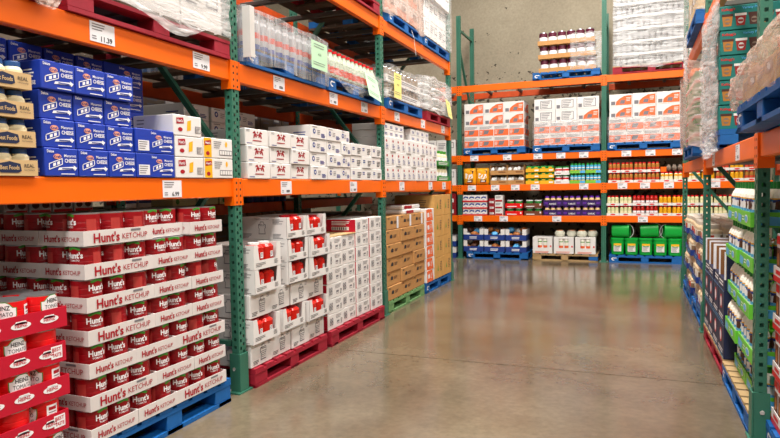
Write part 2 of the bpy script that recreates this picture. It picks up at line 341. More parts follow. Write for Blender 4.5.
# ------------------------------------------------------------------ price cards
def price(txt, w=.15, h=.095, seed=0):
    mb = MB().box(-w/2, -.001, 0, w/2, .001, h, 'price_paper'); F = Face((-w/2, -.001, 0), (1, 0, 0), (0, 0, 1), w, h)
    mb.lines(F, w*.08, h*.9, w*.55, 3, h*.13, h*.05, 'ink_grey', .0008, seed)
    mb.lines(F, w*.08, h*.3, w*.2, 2, h*.12, h*.05, 'ink_grey', .0008, seed + 5)
    if txt: mb.txt(F, txt, w*.66, h*.2, h*.27, 'ink_dark', w*.6, .02, .0009)
    else: mb.lines(F, w*.5, h*.3, w*.42, 2, h*.1, h*.07, 'ink_dark', .0008, seed + 9)
    return one('price_card', 'price card', (w, .002, h), mb)
PC = [price('', seed=i) for i in range(3)]
P1139, P999, P699 = price('11.39'), price('9.99'), price('6.99')
n = 0
for s, z, L in [('L', 2.055, [(-1.055, P1139, 'reading 11.39 above the blue boxes'), (-.32, P999, 'reading 9.99 left of near green upright'), (.545, 0, 'under the wrapped jars'),
        (1.42, 0, 'below the red capped bottles'), (2.07, 0, 'right of the bottles, beside the upright'), (2.945, 0, 'under the yellow sign'), (3.83, 0, 'between blue and red pallet'), (4.68, 0, 'under the red pallet')]),
    ('L', 1.298, [(-.605, P699, 'above the ketchup trays, lower near beam'), (.61, 0, 'under the red print white boxes'), (1.79, 0, 'under the blue print white boxes'), (3.065, 0, 'above the brown cartons'),
        (4.1, 0, 'above the orange cartons'), (4.7, 0, 'under the green mayonnaise trays')]),
    ('B', 1.79, [(-.31, 0, 'above the yellow bags'), (.29, 0, 'above the snack bag trays'), (.83, 0, 'above the yellow trays'), (1.22, 0, 'above the green topped cans'), (1.6, 0, 'above the blue bottles'), (2.28, 0, 'above amber jars, left'), (2.65, 0, 'above amber jars, right'), (3.05, 0, 'above the light jars')]),
    ('B', 1.25, [(-.36, 0, 'under the yellow bags'), (.07, 0, 'under the left snack bag tray'), (.43, 0, 'under the right snack bag tray'), (.78, 0, 'under the yellow trays'), (1.6, 0, 'under the blue bottles'), (2.22, 0, 'under amber jars, left'), (2.57, 0, 'under amber jars, middle'), (2.93, 0, 'under the light jars'), (3.6, 0, 'seen through the right rack')]),
    ('B', .69, [(-.25, 0, 'under the milk cartons'), (.22, 0, 'under the dark red packs'), (1.15, 0, 'under the purple trays'), (2.54, 0, 'above the green buckets')]),
    ('R', 1.465, [(.9, 0, 'on right beam above bottled drinks'), (2.1, 0, 'on right beam nearer the navy cartons')])]:
    for a, k, w in L:
        k = k or PC[n % 3]; n += 1
        on(s, k, a, .0055, z, f'white price card {w}', 'price cards')

# ------------------------------------------------------------------ pallets
def pallet(name, w, d, paint, deckm=None, mark=False, corner=None, under=None):
    deck = MB(); n = 8; bw = w / n * .78
    for i in range(n): deck.box(-w/2 + (w - bw) * i/(n-1), -d/2, .112, -w/2 + (w - bw) * i/(n-1) + bw, d/2, .13, deckm or paint)
    deck.box(-w/2, -d/2 - .001, .092, w/2, -d/2 + .1, .1115, paint); deck.box(-w/2, -.05, .092, w/2, .05, .1115, under or paint); deck.box(-w/2, d/2 - .1, .092, w/2, d/2, .1115, under or paint)
    parts = [('deck', deck, (0, 0, 0), [])]
    for i, x in enumerate((-w/2 + .075, 0, w/2 - .075)):
        for y in (-d/2 + .06, 0, d/2 - .06):
            b = MB().box(x - (.075 if i != 1 else .06), y - .058, .022, x + (.075 if i != 1 else .06), y + .058, .092, corner if corner and i == 2 else paint, .003)
            if mark and y < 0 and i == 0:
                F = Face((x - .075, y - .058, .022), (1, 0, 0), (0, 0, 1), .15, .07)
                P = []
                for k in range(11): t = .7 + 4.6 * k / 10; P.append((.07 + .034*math.cos(t), .04 + .026*math.sin(t)))
                Q = [(.07 + .018*math.cos(.7 + 4.6*k/10), .04 + .013*math.sin(.7 + 4.6*k/10)) for k in range(11)]
                for k in range(10): b.poly(F, [P[k], P[k+1], Q[k+1], Q[k]][::-1][::-1], 'white_print', .001)
                b.poly(F, [(.09, .052), (.125, .052), (.105, .068)], 'white_print', .001)
            parts.append(('block', b, (0, 0, 0), []))
    base = MB()
    for x in (-w/2, -.06, w/2 - .12): base.box(x, -d/2 + (.1 if under else 0), 0, x + .12, d/2 - (.1 if under else 0), .0215, under or paint)
    for y in (-d/2, d/2 - .1): base.box(-w/2, y, 0.001, w/2, y + .1, .0218, paint if y < 0 else under or paint)
    parts.append(('base_boards', base, (0, 0, 0), []))
    return many(name, 'pallet', (w, d, .13), *parts)
P_BLUE = pallet('pallet', 1.02, 1.0, 'pallet_blue', 'pallet_blue', True)
P_BLUEW = pallet('pallet', .98, 1.0, 'pallet_blue', 'pallet_wood', True)
P_BLUE11 = pallet('pallet', 1.12, .95, 'pallet_blue', None, True)
P_BLUEU = pallet('pallet', 1.12, .95, 'pallet_blue', 'dark_wood', True, None, 'dark_wood')
P_REDU = pallet('pallet', 1.05, 1.0, 'pallet_red', 'dark_wood', False, None, 'dark_wood')
P_REDU2 = pallet('pallet', 1.2, 1.0, 'pallet_red', 'dark_wood', False, None, 'dark_wood')
P_DARK = pallet('pallet', 1.12, .72, 'dark_wood')
P_REDS = pallet('pallet', 1.05, .72, 'pallet_red', 'dark_wood', False, None, 'dark_wood')
P_RED = pallet('pallet', 1.05, 1.0, 'pallet_red')
P_REDW = pallet('pallet', 1.2, 1.0, 'pallet_red', 'pallet_wood')
P_REDW2 = pallet('pallet', 1.2, 1.0, 'pallet_red')
P_GREEN = pallet('pallet', 1.2, 1.0, 'pallet_green')
P_WOOD = pallet('pallet', 1.1, .95, 'pallet_wood', None, False, 'pallet_blue')
for s, k, a, sb, z, w in [
    ('L', P_BLUE, -.7, -.04, 0, 'blue pallet on the floor under the white ketchup trays'),
    ('L', P_BLUE, -1.88, -.04, 0, 'blue pallet on the floor under the red ketchup trays'),
    ('L', P_RED, .6, -.04, 0, 'red pallet on the floor under the cutaway white boxes'),
    ('L', P_REDW2, 1.79, -.04, 0, 'red pallet on the floor under white cartons with red ends'),
    ('L', P_GREEN, 3.2, 0, 0, 'pale green pallet on the floor under brown cartons'),
    ('L', P_BLUE11, 4.42, 0, 0, 'blue pallet on the floor under tall tan cartons'),
    ('L', P_REDU2, -.66, -.012, 2.161, 'red pallet on the upper near beam under wrapped white cartons'),
    ('L', P_REDU, -1.9, -.012, 2.161, 'red pallet at the near end of the upper left shelf'),
    ('L', P_BLUEU, .68, -.012, 2.161, 'blue pallet on the upper shelf under film-wrapped jars'),
    ('L', P_BLUEU, 1.86, -.012, 2.161, 'blue pallet on the upper shelf under red capped bottles'),
    ('L', P_BLUEU, 3.2, -.012, 2.161, 'blue pallet on upper left shelf under brown tins'),
    ('L', P_REDU, 4.46, -.012, 2.161, 'red pallet on upper left shelf under white sacks'),
    ('L', P_DARK, .66, -.012, 3.066, 'dark wooden pallet on the highest shelf seen from below, middle bay'),
    ('L', P_REDS, 1.93, -.012, 3.066, 'red pallet on the highest left shelf, middle bay'),
    ('L', P_BLUEU, 3.25, -.012, 3.066, 'blue pallet on highest left shelf under wrapped pink cartons'),
    ('L', P_BLUEU, 4.42, -.012, 3.066, 'blue pallet on highest left shelf under wrapped white packs'),
    ('B', P_BLUE11, .09, 0, 0, 'blue pallet on the floor under pastry display boxes'),
    ('B', P_WOOD, 1.28, 0, 0, 'wooden pallet with a blue corner under three white boxes'),
    ('B', P_BLUE11, 2.57, 0, 0, 'blue pallet on the floor under the green buckets'),
    ('B', P_BLUE11, .05, 0, 1.893, 'blue pallet under the leftmost stack of orange printed cartons'),
    ('B', P_BLUE11, 1.3, 0, 1.893, 'blue pallet under the middle stack of orange printed cartons'),
    ('B', P_BLUE11, 2.54, 0, 1.893, 'blue pallet under the right stack of orange printed cartons'),
    ('B', P_BLUE11, 3.73, 0, 1.893, 'blue pallet under orange printed cartons behind the right rack'),
    ('B', P_BLUE11, 1.3, 0, 3.16, 'blue pallet on the topmost back shelf under tins'),
    ('B', P_REDW, 2.66, 0, 3.16, 'red pallet on the topmost back shelf under wrapped water'),
    ('R', P_BLUEW, .78, -.015, 0, 'blue pallet with bare wooden slats under bottled drinks'),
    ('R', P_REDW, 1.9, -.01, 0, 'red pallet on the floor under the navy cartons'),
    ('R', P_BLUE, 3.35, 0, 0, 'blue pallet under the tan jars, nearer one'),
    ('R', P_BLUE, 4.55, 0, 0, 'blue pallet under the tan jars, farther one'),
    ('R', P_BLUE11, -.42, -.1, 1.576, 'blue pallet overhead under the big brown wrapped load'),
    ('R', P_BLUE11, 2.1, -.02, 1.576, 'blue pallet overhead under the teal cartons'),
    ('R', P_BLUE11, 3.45, -.08, 1.576, 'blue pallet overhead under the green and red tins'),
    ('R', P_BLUE11, 3.6, -.05, 2.801, 'blue pallet on the highest right shelf, far bay')]:
    o = on(s, k, a, sb, z, w, 'pallets', jit=.006)
    if 'white ketchup trays' in w: o.scale.z = 1.17      # a taller pallet

# ------------------------------------------------------------------ left rack, floor: ketchup
CD = .143
def can_prof(r, h, m): 
    p = [(r*.96, 0, 'can_steel'), (r, .004, 'can_steel'), (r, .008, m)]
    for i in range(3): z = h*(.32 + .18*i); p += [(r, z, m), (r*.985, z + h*.025, m), (r, z + h*.05, m)]
    return p + [(r, h - .008, 'can_steel'), (r, h - .003, 'can_steel'), (r*.95, h, 'can_steel'), (r*.93, h - .004, 'can_steel')]
def hunts_can():
    r, h = CD/2 - .002, .15; b = MB(); p = can_prof(r, h, 'ketchup_red'); b.lathe(p[:-2], 22)
    for k in range(2):
        a = -PI/2 + k * PI
        b.txt_cyl("Hunt's", r, h*.72, .03, 'white_print', a, .035, .085)
        b.patch_cyl([(-.036, .0), (-.022, .009), (0, .012), (.022, .009), (.036, .0), (.03, -.007), (0, .002), (-.03, -.007)], r, h*.905, 'leaf_green', a)
        b.txt_cyl('TOMATO', r, h*.56, .009, 'white_print', a, .01, .06)
        b.patch_cyl([(-.024, -.045), (.024, -.045), (.024, .045), (-.024, .045)], r, h*.5, 'ketchup_panel', a + PI/2)
    lid = MB().lathe([(r*.93, h - .006, 'can_steel'), (r*.93, h - .004, 'can_steel'), (r*.6, h - .004, 'can_steel'), (r*.58, h - .006, 'can_steel'), (0, h - .006, 'can_steel')], 22)
    return many('ketchup_can', 'can', (CD, CD, h), ('body', b, (0, 0, 0), []), ('lid', lid, (0, 0, 0), []))
HC = hunts_can()
def tray(name, w, d, h, m, deco=None, sides=True):
    mb = MB(); t = .004
    mb.box(-w/2, -d/2, 0, w/2, d/2, t, m); mb.box(-w/2, -d/2, t, w/2, -d/2 + t, h, m); mb.box(-w/2, d/2 - t, t, w/2, d/2, h, m)
    mb.box(-w/2, -d/2 + t, t, -w/2 + t, d/2 - t, h, m); mb.box(w/2 - t, -d/2 + t, t, w/2, d/2 - t, h, m)
    if deco:
        deco(mb, front(w, d, h), w)
        if sides: deco(mb, left(w, d, h), d)
    return one(name, 'tray', (w, d, h), mb)
def ht(mb, F, w):
    s = min(1, w / .42)
    mb.txt(F, "Hunt's", w*.31, .034, .042*s + .006, 'ink_red', w*.36, .028); mb.txt(F, 'KETCHUP', w*.72, .031, .019*s + .008, 'ink_red', w*.38, .004)
    if w > .35: mb.lines(F, w*.66, .064, w*.16, 1, .01, .01, 'ink_grey')
HT3 = tray('can_tray', 3*CD + .004, 2*CD, .07, 'tray_white', ht); HT2 = tray('can_tray', 2*CD + .004, 3*CD, .07, 'tray_white', ht)
HTS = HT3
PAT = {0: (2, 2, 3), 1: (3, 2, 2), 2: (2, 2, 3), 3: (3, 2, 2), 4: (3, 2, 2), 5: (3, 2, 2), 6: (3, 2, 2)}
Y0 = -1.262; FH = -.05
def can_at(x, y, z, label, g, k=None):
    return put(k or HC, (x, y, z), random.uniform(0, 2*PI) if random.random() < .35 else PI/2 + random.uniform(-.75, .3), label, g)
for t in range(7):
    z = .1535 + .1552*t; y = Y0; cnt = 0
    for j, nw in enumerate(PAT[t]):
        dd = 2 if nw == 3 else 3; sb = FH + (.05 if (t == 6 and j == 1) else 0)
        k = HT3 if nw == 3 else HT2
        yc = y + nw*CD/2 + .002*j
        on('L', k, yc, sb, z, f'white ketchup can tray, {TIER[t]} layer from floor, {ORD[j]} from left along aisle', 'white ketchup trays', 0, .008)
        for i in range(nw):
            cnt += 1; cy = y + (i + .5)*CD + .002*j
            can_at(-(sb + CD/2 + .004), cy, z + .0045, f'red ketchup can, aisle side of white tray layer {t+1} from floor, {ORD[cnt-1]} from left', 'ketchup cans in white trays')
            if (j == 0 and i == 0) or t == 6:
                for q in range(1, dd): can_at(-(sb + CD/2 + .004 + q*(CD - .002)), cy, z + .0045, f'red ketchup can {ORD[q]} behind {ORD[cnt-1]} can from left, white layer {t+1}', 'ketchup cans in white trays')
        if j == 0:      # the trays behind, along the near end
            for q in range(1, 4 if nw == 3 else 2):
                sb2 = FH + q*dd*CD + q*.002
                on('L', k, yc, sb2, z, f'white ketchup can tray facing camera, {TIER[t]} layer, {ORD[q]} back from aisle', 'white ketchup trays', 0, .006)
                for i in range(dd):
                    can_at(-(sb2 + CD/2 + .003 + i*(CD - .001)), y + CD/2, z + .0045, f'red ketchup can, camera end of white layer {t+1}, {ORD[q*dd+i-1]} back from aisle', 'ketchup cans in white trays')
        y += nw*CD + .004
# red trays
def heinz_can():
    r, h = .072, .15; b = MB(); b.lathe(can_prof(r, h, 'heinz_red')[:-2], 24)
    K = [(-.05, -.052), (.05, -.052), (.042, -.01), (.052, .0), (.052, .028), (.03, .03), (.024, .052), (-.024, .052), (-.03, .03), (-.052, .028), (-.052, 0), (-.042, -.01)]
    b.patch_cyl([(x*1.06, z*1.06) for x, z in K], r, h*.6, 'leaf_green', -PI/2, .0006); b.patch_cyl(K, r, h*.6, 'white_print', -PI/2, .0012)
    b.txt_cyl('HEINZ', r, h*.8, .018, 'ink_dark', -PI/2, .02, .06, .002); b.txt_cyl('TOMATO', r, h*.63, .017, 'ink_dark', -PI/2, .0, .08, .002); b.txt_cyl('KETCHUP', r, h*.45, .017, 'ink_dark', -PI/2, .0, .085, .002)
    b.patch_cyl([(-.026, -.055), (.026, -.055), (.026, .05), (-.026, .05)], r, h*.5, 'white_print', -PI/2 + 1.6)
    b.patch_cyl([(-.018, -.007), (.018, -.007), (.018, .007), (-.018, .007)], r, h*.73, 'ink_red', -PI/2 + 1.6, .0016)
    b.patch_cyl([(-.012, -.01), (.008, -.01), (.008, .01), (-.012, .01)], r, h*.3, 'sauce_amber', -PI/2 + 1.6, .0016)
    for i in range(4): b.patch_cyl([(-.018, -.002), (.02 - .004*i, -.002), (.02 - .004*i, .002), (-.018, .002)], r, h*(.62 - .07*i), 'ink_grey', -PI/2 + 1.6, .0016)
    lid = MB().lathe([(r*.93, h - .006, 'can_steel'), (r*.93, h - .004, 'can_steel'), (r*.75, h - .004, 'can_steel'), (r*.73, h - .007, 'can_steel'), (r*.4, h - .007, 'can_steel'), (r*.38, h - .005, 'can_steel'), (0, h - .005, 'can_steel')], 24)
    return many('ketchup_can', 'can', (.144, .144, h), ('body', b, (0, 0, 0), []), ('lid', lid, (0, 0, 0), []))
ZC = heinz_can()
def zt(mb, F, w):
    n = 3
    for i in range(n):
        cx = w*(.2 + .3*i)
        mb.oval(F, cx, .045, .045, .015, 'white_print', .0012); mb.poly(F, [(cx - .03, .05), (cx + .03, .05), (cx + .022, .064), (cx - .022, .064)], 'white_print', .0012)
        mb.txt(F, 'HEINZ', cx, .046, .014, 'tray_red', .06, .02, .002)
def zt2(mb, F, w):
    zt(mb, F, w)
    mb.rect(F, w - .075, .02, w - .02, .075, 'white_print', .0014)
    for i in range(2): mb.txt(F, ('BEST', 'TASTE')[i], w - .0475, .06 - i*.024, .016, 'tray_red', .045, .02, .002)
ZT = [tray('can_tray', .438, .3, .088, 'tray_red', zt, False), tray('can_tray', .438, .3, .088, 'tray_red', zt2, False)]
for t in range(5):
    z = .132 + .153*t; y = -1.37 - .012*(t % 2); c = 0
    for j in range(2):
        yc = y - .22
        on('L', ZT[(t + j) % 2] if j == 0 else ZT[0], yc, FH, z, f'red ketchup can tray, {TIER[t]} layer from floor, {("right one", "left one")[j]}', 'red ketchup trays', 0, .012)
        for i in range(3):
            for q in range(2 if t == 4 else 1):
                c += 1
                put(ZC, (-(FH + .078 + q*.145), y - .076 - i*.1445, z + .0045), PI/2 + random.choice((0, .2, -1.35, -1.6, 2.4, -.9)), f'bright red ketchup can in red tray layer {t+1} from floor, {ORD[j*3+i]} from right' + (', back row' if q else ''), 'ketchup cans in red trays')
        y -= .445

# ------------------------------------------------------------------ boxes
def carton(name, w, d, h, m, deco=None, side=None, cat='box', bev=.004, top=None):
    mb = MB().box(-w/2, -d/2, 0, w/2, d/2, h, m, bev)
    if deco: deco(mb, front(w, d, h))
    if side: side(mb, left(w, d, h)); side(mb, right(w, d, h))
    T = topf(w, d, h); mb.rect(T, w*.44, 0, w*.56, d, top or m, .0008); mb.rect(T, w*.496, 0, w*.504, d, 'ink_grey', .001)
    return one(name, cat, (w, d, h), mb)
def keystone(mb, F, cx, cz, s, m, bg, th=.12):
    K = [(-.5, -.8), (.5, -.8), (.42, -.15), (.55, 0), (.55, .45), (.3, .48), (.25, .8), (-.25, .8), (-.3, .48), (-.55, .45), (-.55, 0), (-.42, -.15)]
    mb.poly(F, [(cx + x*s, cz + z*s) for x, z in K], m, .001); mb.poly(F, [(cx + x*s*(1 - th*1.4), cz + z*s*(1 - th)) for x, z in K], bg, .0018)
# blue boxes
def kb(mb, F):
    w, h = F.w, F.h
    mb.txt(F, 'Deluxe', w*.16, h*.88, h*.1, 'white_print', w*.2, .02)
    mb.oval(F, w*.36, h*.7, w*.12, h*.095, 'badge_orange'); mb.txt(F, 'Kraft', w*.36, h*.7, h*.1, 'ink_blue', w*.2, .02, .002)
    mb.txt(F, 'Macaroni', w*.74, h*.74, h*.1, 'white_print', w*.36, .01); mb.txt(F, 'CHEESE', w*.75, h*.56, h*.14, 'white_print', w*.36, .02)
    a = .38
    P = lambda x, z: (w*.1 + w*(x*math.cos(a)*.44), h*.22 + h*(x*.2 + z))
    for q in [((0, 0), (1, 0), (1, .03), (0, .03)), ((0, .2), (1, .2), (1, .23), (0, .23)), ((0, 0), (.06, 0), (.06, .23), (0, .23)), ((.94, 0), (1, 0), (1, .23), (.94, .23)), ((.3, .06), (.5, .06), (.5, .17), (.3, .17)), ((.6, .06), (.8, .06), (.8, .17), (.6, .17))]:
        mb.poly(F, [P(*p) for p in q], 'white_print')
    mb.poly(F, [(w*.36, h*.22), (w*.86, h*.26), (w*.87, h*.2), (w*.95, h*.31), (w*.84, h*.4), (w*.85, h*.35), (w*.4, h*.31)], 'white_print')
    mb.lines(F, w*.48, h*.295, w*.36, 1, .01, h*.04, 'ink_blue', .003)
    mb.lines(F, w*.45, h*.1, w*.45, 1, .02, h*.03, 'white_print')
def ks(mb, F):
    mb.lines(F, F.w*.6, F.h*.7, F.w*.3, 3, F.h*.12, F.h*.05, 'white_print', seed=3); mb.txt(F, 'CHEESE', F.w*.72, F.h*.22, F.h*.14, 'white_print', F.w*.4, .02)
def kbw(mb, F):
    w, h = F.w, F.h; mb.rect(F, w*.05, h*.1, w*.32, h*.52, 'price_paper'); mb.lines(F, w*.07, h*.47, w*.22, 4, h*.09, h*.03, 'ink_grey', .002)
    G = Face(F.at(w*.34, h*.04, 0), F.u, F.v, w*.64, h*.92); kb(mb, G)
KB = carton('pasta_box', .174, .26, .126, 'box_blue', kb, ks); KBW = carton('pasta_box', .285, .26, .128, 'box_blue', kbw, ks)
for c, y in enumerate((-1.318, -1.14, -.962)):
    for t in range(4):
        on('L', KB, y, .0 + .01*((t*7 + c*3) % 3), 1.408 + .1275*t, f'blue pasta dinner box, front {ORD[c]} column from left, {TIER[t]} row', 'blue pasta boxes', 0, .012)
for t in range(2): on('L', KBW, -.727, .0, 1.408 + .1285*t, f'wide blue pasta dinner box beside white boxes, {("bottom", "upper")[t]} one', 'blue pasta boxes', 0, .008)
for c, y in enumerate((-1.42, -1.235, -1.05, -.865, -.63)):
    for t in range(5):
        on('L', KB if c < 4 else KBW, y, .3, 1.408 + .1285*t, f'blue pasta dinner box in shade, back {ORD[c]} column, {TIER[t]} row', 'blue pasta boxes', 0, .01)
def hb(mb, F):
    w, h = F.w, F.h
    mb.poly(F, [(w*.1, h*.55), (w*.36, h*.6), (w*.34, h*.88), (w*.1, h*.84)], 'ink_red'); mb.txt(F, "Hunt's", w*.22, h*.72, h*.16, 'white_print', w*.2, .02, .002)
    mb.poly(F, [(w*.46, h*.25), (w*.6, h*.3), (w*.62, h*.8), (w*.48, h*.72)], 'yellow'); mb.rect(F, w*.76, h*.18, w*.96, h*.52, 'ink_grey'); mb.rect(F, w*.775, h*.2, w*.945, h*.5, 'card_grey', .002)
    mb.oval(F, w*.23, h*.3, w*.08, h*.1, 'ink_red'); mb.lines(F, w*.77, h*.48, w*.16, 4, h*.07, h*.025, 'ink_grey', .003)
def hy(mb, F):
    w, h = F.w, F.h; mb.rect(F, 0.003, .003, w*.26, h - .003, 'yellow'); mb.poly(F, [(w*.03, h*.6), (w*.24, h*.66), (w*.24, h*.88), (w*.03, h*.82)], 'ink_red', .002)
    mb.txt(F, "Hunt's", w*.135, h*.74, h*.12, 'white_print', w*.17, .02, .003); mb.lines(F, w*.34, h*.84, w*.28, 4, h*.1, h*.035, 'ink_grey')
    mb.oval(F, w*.77, h*.72, w*.04, h*.14, 'yellow'); mb.rect(F, w*.52, h*.15, w*.97, h*.42, 'ink_grey')
    for i in range(5): mb.rect(F, w*(.535 + .087*i), h*.19, w*(.605 + .087*i), h*.38, 'card_white', .002)
    mb.oval(F, w*.13, h*.22, w*.06, h*.1, 'ink_red', .002)
HB = carton('sauce_box', .24, .29, .118, 'card_white', hb, lambda mb, F: mb.lines(F, F.w*.1, F.h*.8, F.w*.2, 4, .02, .006, 'ink_grey')); HY = carton('sauce_box', .285, .3, .122, 'card_white', hy)
for t in range(3): on('L', HB, -.457 - (.01 if t == 2 else 0), .0, 1.408 + .12*t, f'white sauce box with red logo and yellow spoon, {TIER[t] if t < 2 else "top"} of three', 'white sauce boxes', 0, .01)
for t in range(2): on('L', HY, -.19, .0, 1.408 + .124*t, f'white sauce box with yellow left band, {("lower", "upper")[t]} of two', 'white sauce boxes', 0, .01)
# mayonnaise
def jar(name, r, h, body, cap, lab=None, labm=None, segs=16, cat='jar'):
    p = [(r*.9, 0, body), (r, h*.05, body), (r, h*.68, body), (r*.78, h*.8, cap), (r*.8, h*.81, cap), (r*.8, h*.97, cap), (r*.74, h, cap), (0, h, cap)]
    mb = MB().lathe(p, segs)
    if labm: mb.lathe([(r + .0008, h*.14, labm), (r + .0008, h*.56, labm)], segs)
    if lab: lab(mb, r + .001, h)
    return one(name, cat, (2*r, 2*r, h), mb)
MJ = jar('mayonnaise_jar', .039, .112, 'mayo_cream', 'cap_blue', lambda mb, r, h: [mb.patch_cyl([(-.022, -.008), (.022, -.008), (.022, .006), (0, .012), (-.022, .006)], r, h*.4, 'cap_blue', -PI/2 + k*2.1, .001) for k in range(3)], 'white_print')
def mt(mb, F, w):
    P = [(w*.30, .02), (w*.33, .012), (w*.47, .012), (w*.5, .02), (w*.49, .05), (w*.43, .056), (w*.4, .06), (w*.37, .056), (w*.31, .05)]
    for cx in (.2, .695):
        mb.poly(F, [(w*cx + (x - w*.4)*1.25, z) for x, z in P], 'ink_navy'); mb.txt(F, 'Best Foods', w*cx, .034, .018, 'pale_card', w*.2, .02, .002)
    mb.txt(F, 'REAL', w*.905, .042, .015, 'ink_dark', .052, .01); mb.txt(F, 'MAYONNAISE', w*.905, .024, .006, 'ink_dark', .05)
MT = tray('mayonnaise_tray', .42, .26, .066, 'pale_card', mt, False)
for t in range(4):
    z = 1.408 + .1215*t
    on('L', MT, -1.655 - .004*t, -.005, z, f'brown cardboard mayonnaise tray with navy emblem, {TIER[t]} of four', 'mayonnaise trays', 0, .012)
    for i in range(5):
        for q in range(2 if t == 3 else 1):
            put(MJ, (-(.05 + q*.08), -1.49 - .004*t - i*.0795, z + .0045), random.uniform(0, 6), f'mayonnaise jar with blue lid, tray {ORD[t]} from bottom, {ORD[i]} from right' + (', behind' if q else ''), 'mayonnaise jars')

# ------------------------------------------------------------------ left rack, middle bay, floor
def jug(cap):
    r, h = .06, .15
    b = MB().lathe([(r*.9, 0, 'bottle_red'), (r, .01, 'bottle_red'), (r, h*.78, 'bottle_red'), (r*.72, h*.9, 'bottle_red'), (r*.5, h*.9, 'bottle_red')], 16, (0, 0, 0), .7)
    F = Face((-.03, -r*1.02, .03), (1, 0, 0), (0, 0, 1), .06, .06); b.rect(F, .018, .015, .05, .055, 'white_print', .002); b.lines(F, .021, .05, .025, 3, .01, .004, 'ink_grey', .003)
    c = MB().lathe([(r*.66, h*.9, cap), (r*.66, h, cap), (r*.5, h*1.01, cap), (0, h*1.01, cap)], 16)
    return many('ketchup_jug', 'bottle', (.12, .12, h), ('body', b, (0, 0, 0), []), ('cap', c, (0, 0, 0), []))
JUG, JUGW = jug('ketchup_red'), jug('white_plastic')
def cut_box(w, d, h):
    mb = MB(); t = .005; m = 'card_white'
    mb.box(-w/2, -d/2, 0, w/2, d/2, t, m); mb.box(-w/2, d/2 - t, t, w/2, d/2, h, m)
    mb.box(-w/2, -d/2, t, -w/2 + t, d/2 - t, h, m); mb.box(w/2 - t, -d/2, t, w/2, d/2 - t, h, m)
    a, b, z1 = w*.17, w*.83, h*.36
    for y, fl in ((-d/2, 0), (-d/2 + t, 1)):
        F = Face((-w/2, y, 0), (1, 0, 0), (0, 0, 1), w, h)
        for P in ([(0, 0), (w, 0), (w, z1), (0, z1)], [(0, z1), (a*1.15, z1), (a*.8, h), (0, h)], [(w - a*1.15, z1), (w, z1), (w, h), (w - a*.8, h)]):
            mb.poly(F, P[::-1] if fl else P, m, 0)
    F = front(w, d, h)
    mb.lines(F, w*.06, h*.26, w*.36, 3, h*.06, h*.022, 'ink_dark', seed=2); mb.lines(F, w*.74, h*.3, w*.2, 4, h*.05, h*.02, 'ink_dark', seed=4)
    G = left(w, d, h); keystone(mb, G, d*.5, h*.52, h*.36, 'ink_grey', 'card_white'); mb.txt(G, 'HEINZ', d*.5, h*.66, h*.1, 'ink_grey', h*.3, .01, .003)
    mb.txt(G, 'TOMATO KETCHUP', d*.5, h*.92, h*.06, 'ink_grey', d*.6); mb.lines(G, d*.05, h*.25, d*.25, 4, h*.06, h*.025, 'ink_grey'); mb.lines(G, d*.72, h*.9, d*.22, 4, h*.06, h*.025, 'ink_grey', seed=8)
    mb.lines(G, d*.72, h*.25, d*.22, 4, h*.06, h*.025, 'ink_grey', seed=9)
    return one('cutaway_box', 'box', (w, d, h), mb)
def cb(mb, F):
    w, h = F.w, F.h; keystone(mb, F, w*.56, h*.52, h*.42, 'ink_grey', 'card_white'); mb.txt(F, 'HEINZ', w*.56, h*.68, h*.1, 'ink_dark', h*.34, .01, .003)
    mb.lines(F, w*.44, h*.56, w*.26, 5, h*.08, h*.03, 'ink_grey', .003); mb.lines(F, w*.08, h*.25, w*.28, 3, h*.06, h*.025, 'ink_dark'); mb.lines(F, w*.78, h*.9, w*.17, 3, h*.06, h*.025, 'ink_grey')
CUTA, CUTB = cut_box(.305, .42, .164), cut_box(.335, .42, .164)
def csd(mb, F): mb.lines(F, F.w*.1, F.h*.3, F.w*.25, 4, .014, .005, 'ink_grey'); keystone(mb, F, F.w*.6, F.h*.52, F.h*.36, 'ink_grey', 'card_white')
CLO = carton('ketchup_box', .258, .42, .163, 'card_white', cb, csd)
TW = ['bottom', 'second', 'third', 'fourth', 'fifth', 'top']
z = .132
for t in range(6):
    nm = TW[t]
    if t in (0, 2):
        for c in range(4): on('L', CLO, .2 + .268*c, -.015 + .01*(c % 2), z, f'closed white ketchup box with grey keystone, {nm} layer, {ORD[c]} from left', 'white ketchup boxes', 0, .012)
    else:
        L = {1: [(.22, CUTB), (.61, CUTB), (.98, CUTB)], 3: [(.25, CUTB), (.69, CUTA), (1.02, CUTB)], 4: [(.25, CUTB), (.69, CUTA), (1.02, CUTB)], 5: [(.695, CUTA), (1.024, CUTB)]}[t]
        for c, (y, k) in enumerate(L):
            sb = -.05 + (.012 if c % 2 else 0) + (.025 if t == 5 else 0)
            on('L', k, y, sb, z, f'cutaway white box showing red ketchup jugs, {nm} layer, {ORD[c]} from left', 'cutaway ketchup boxes', 0, .02)
            for i in (-1, 1):
                on('L', JUGW if t == 4 and c == 0 else JUG, y + i*.0615, sb + .012, z + .0055 + (.02 if t in (4, 5) and c == 0 else 0), f'red ketchup jug{" with white cap" if t == 4 and c == 0 else ""} in {nm} layer cutaway box {ORD[c]} from left, {("left", "right")[i > 0]}', 'ketchup jugs')
    z += .166
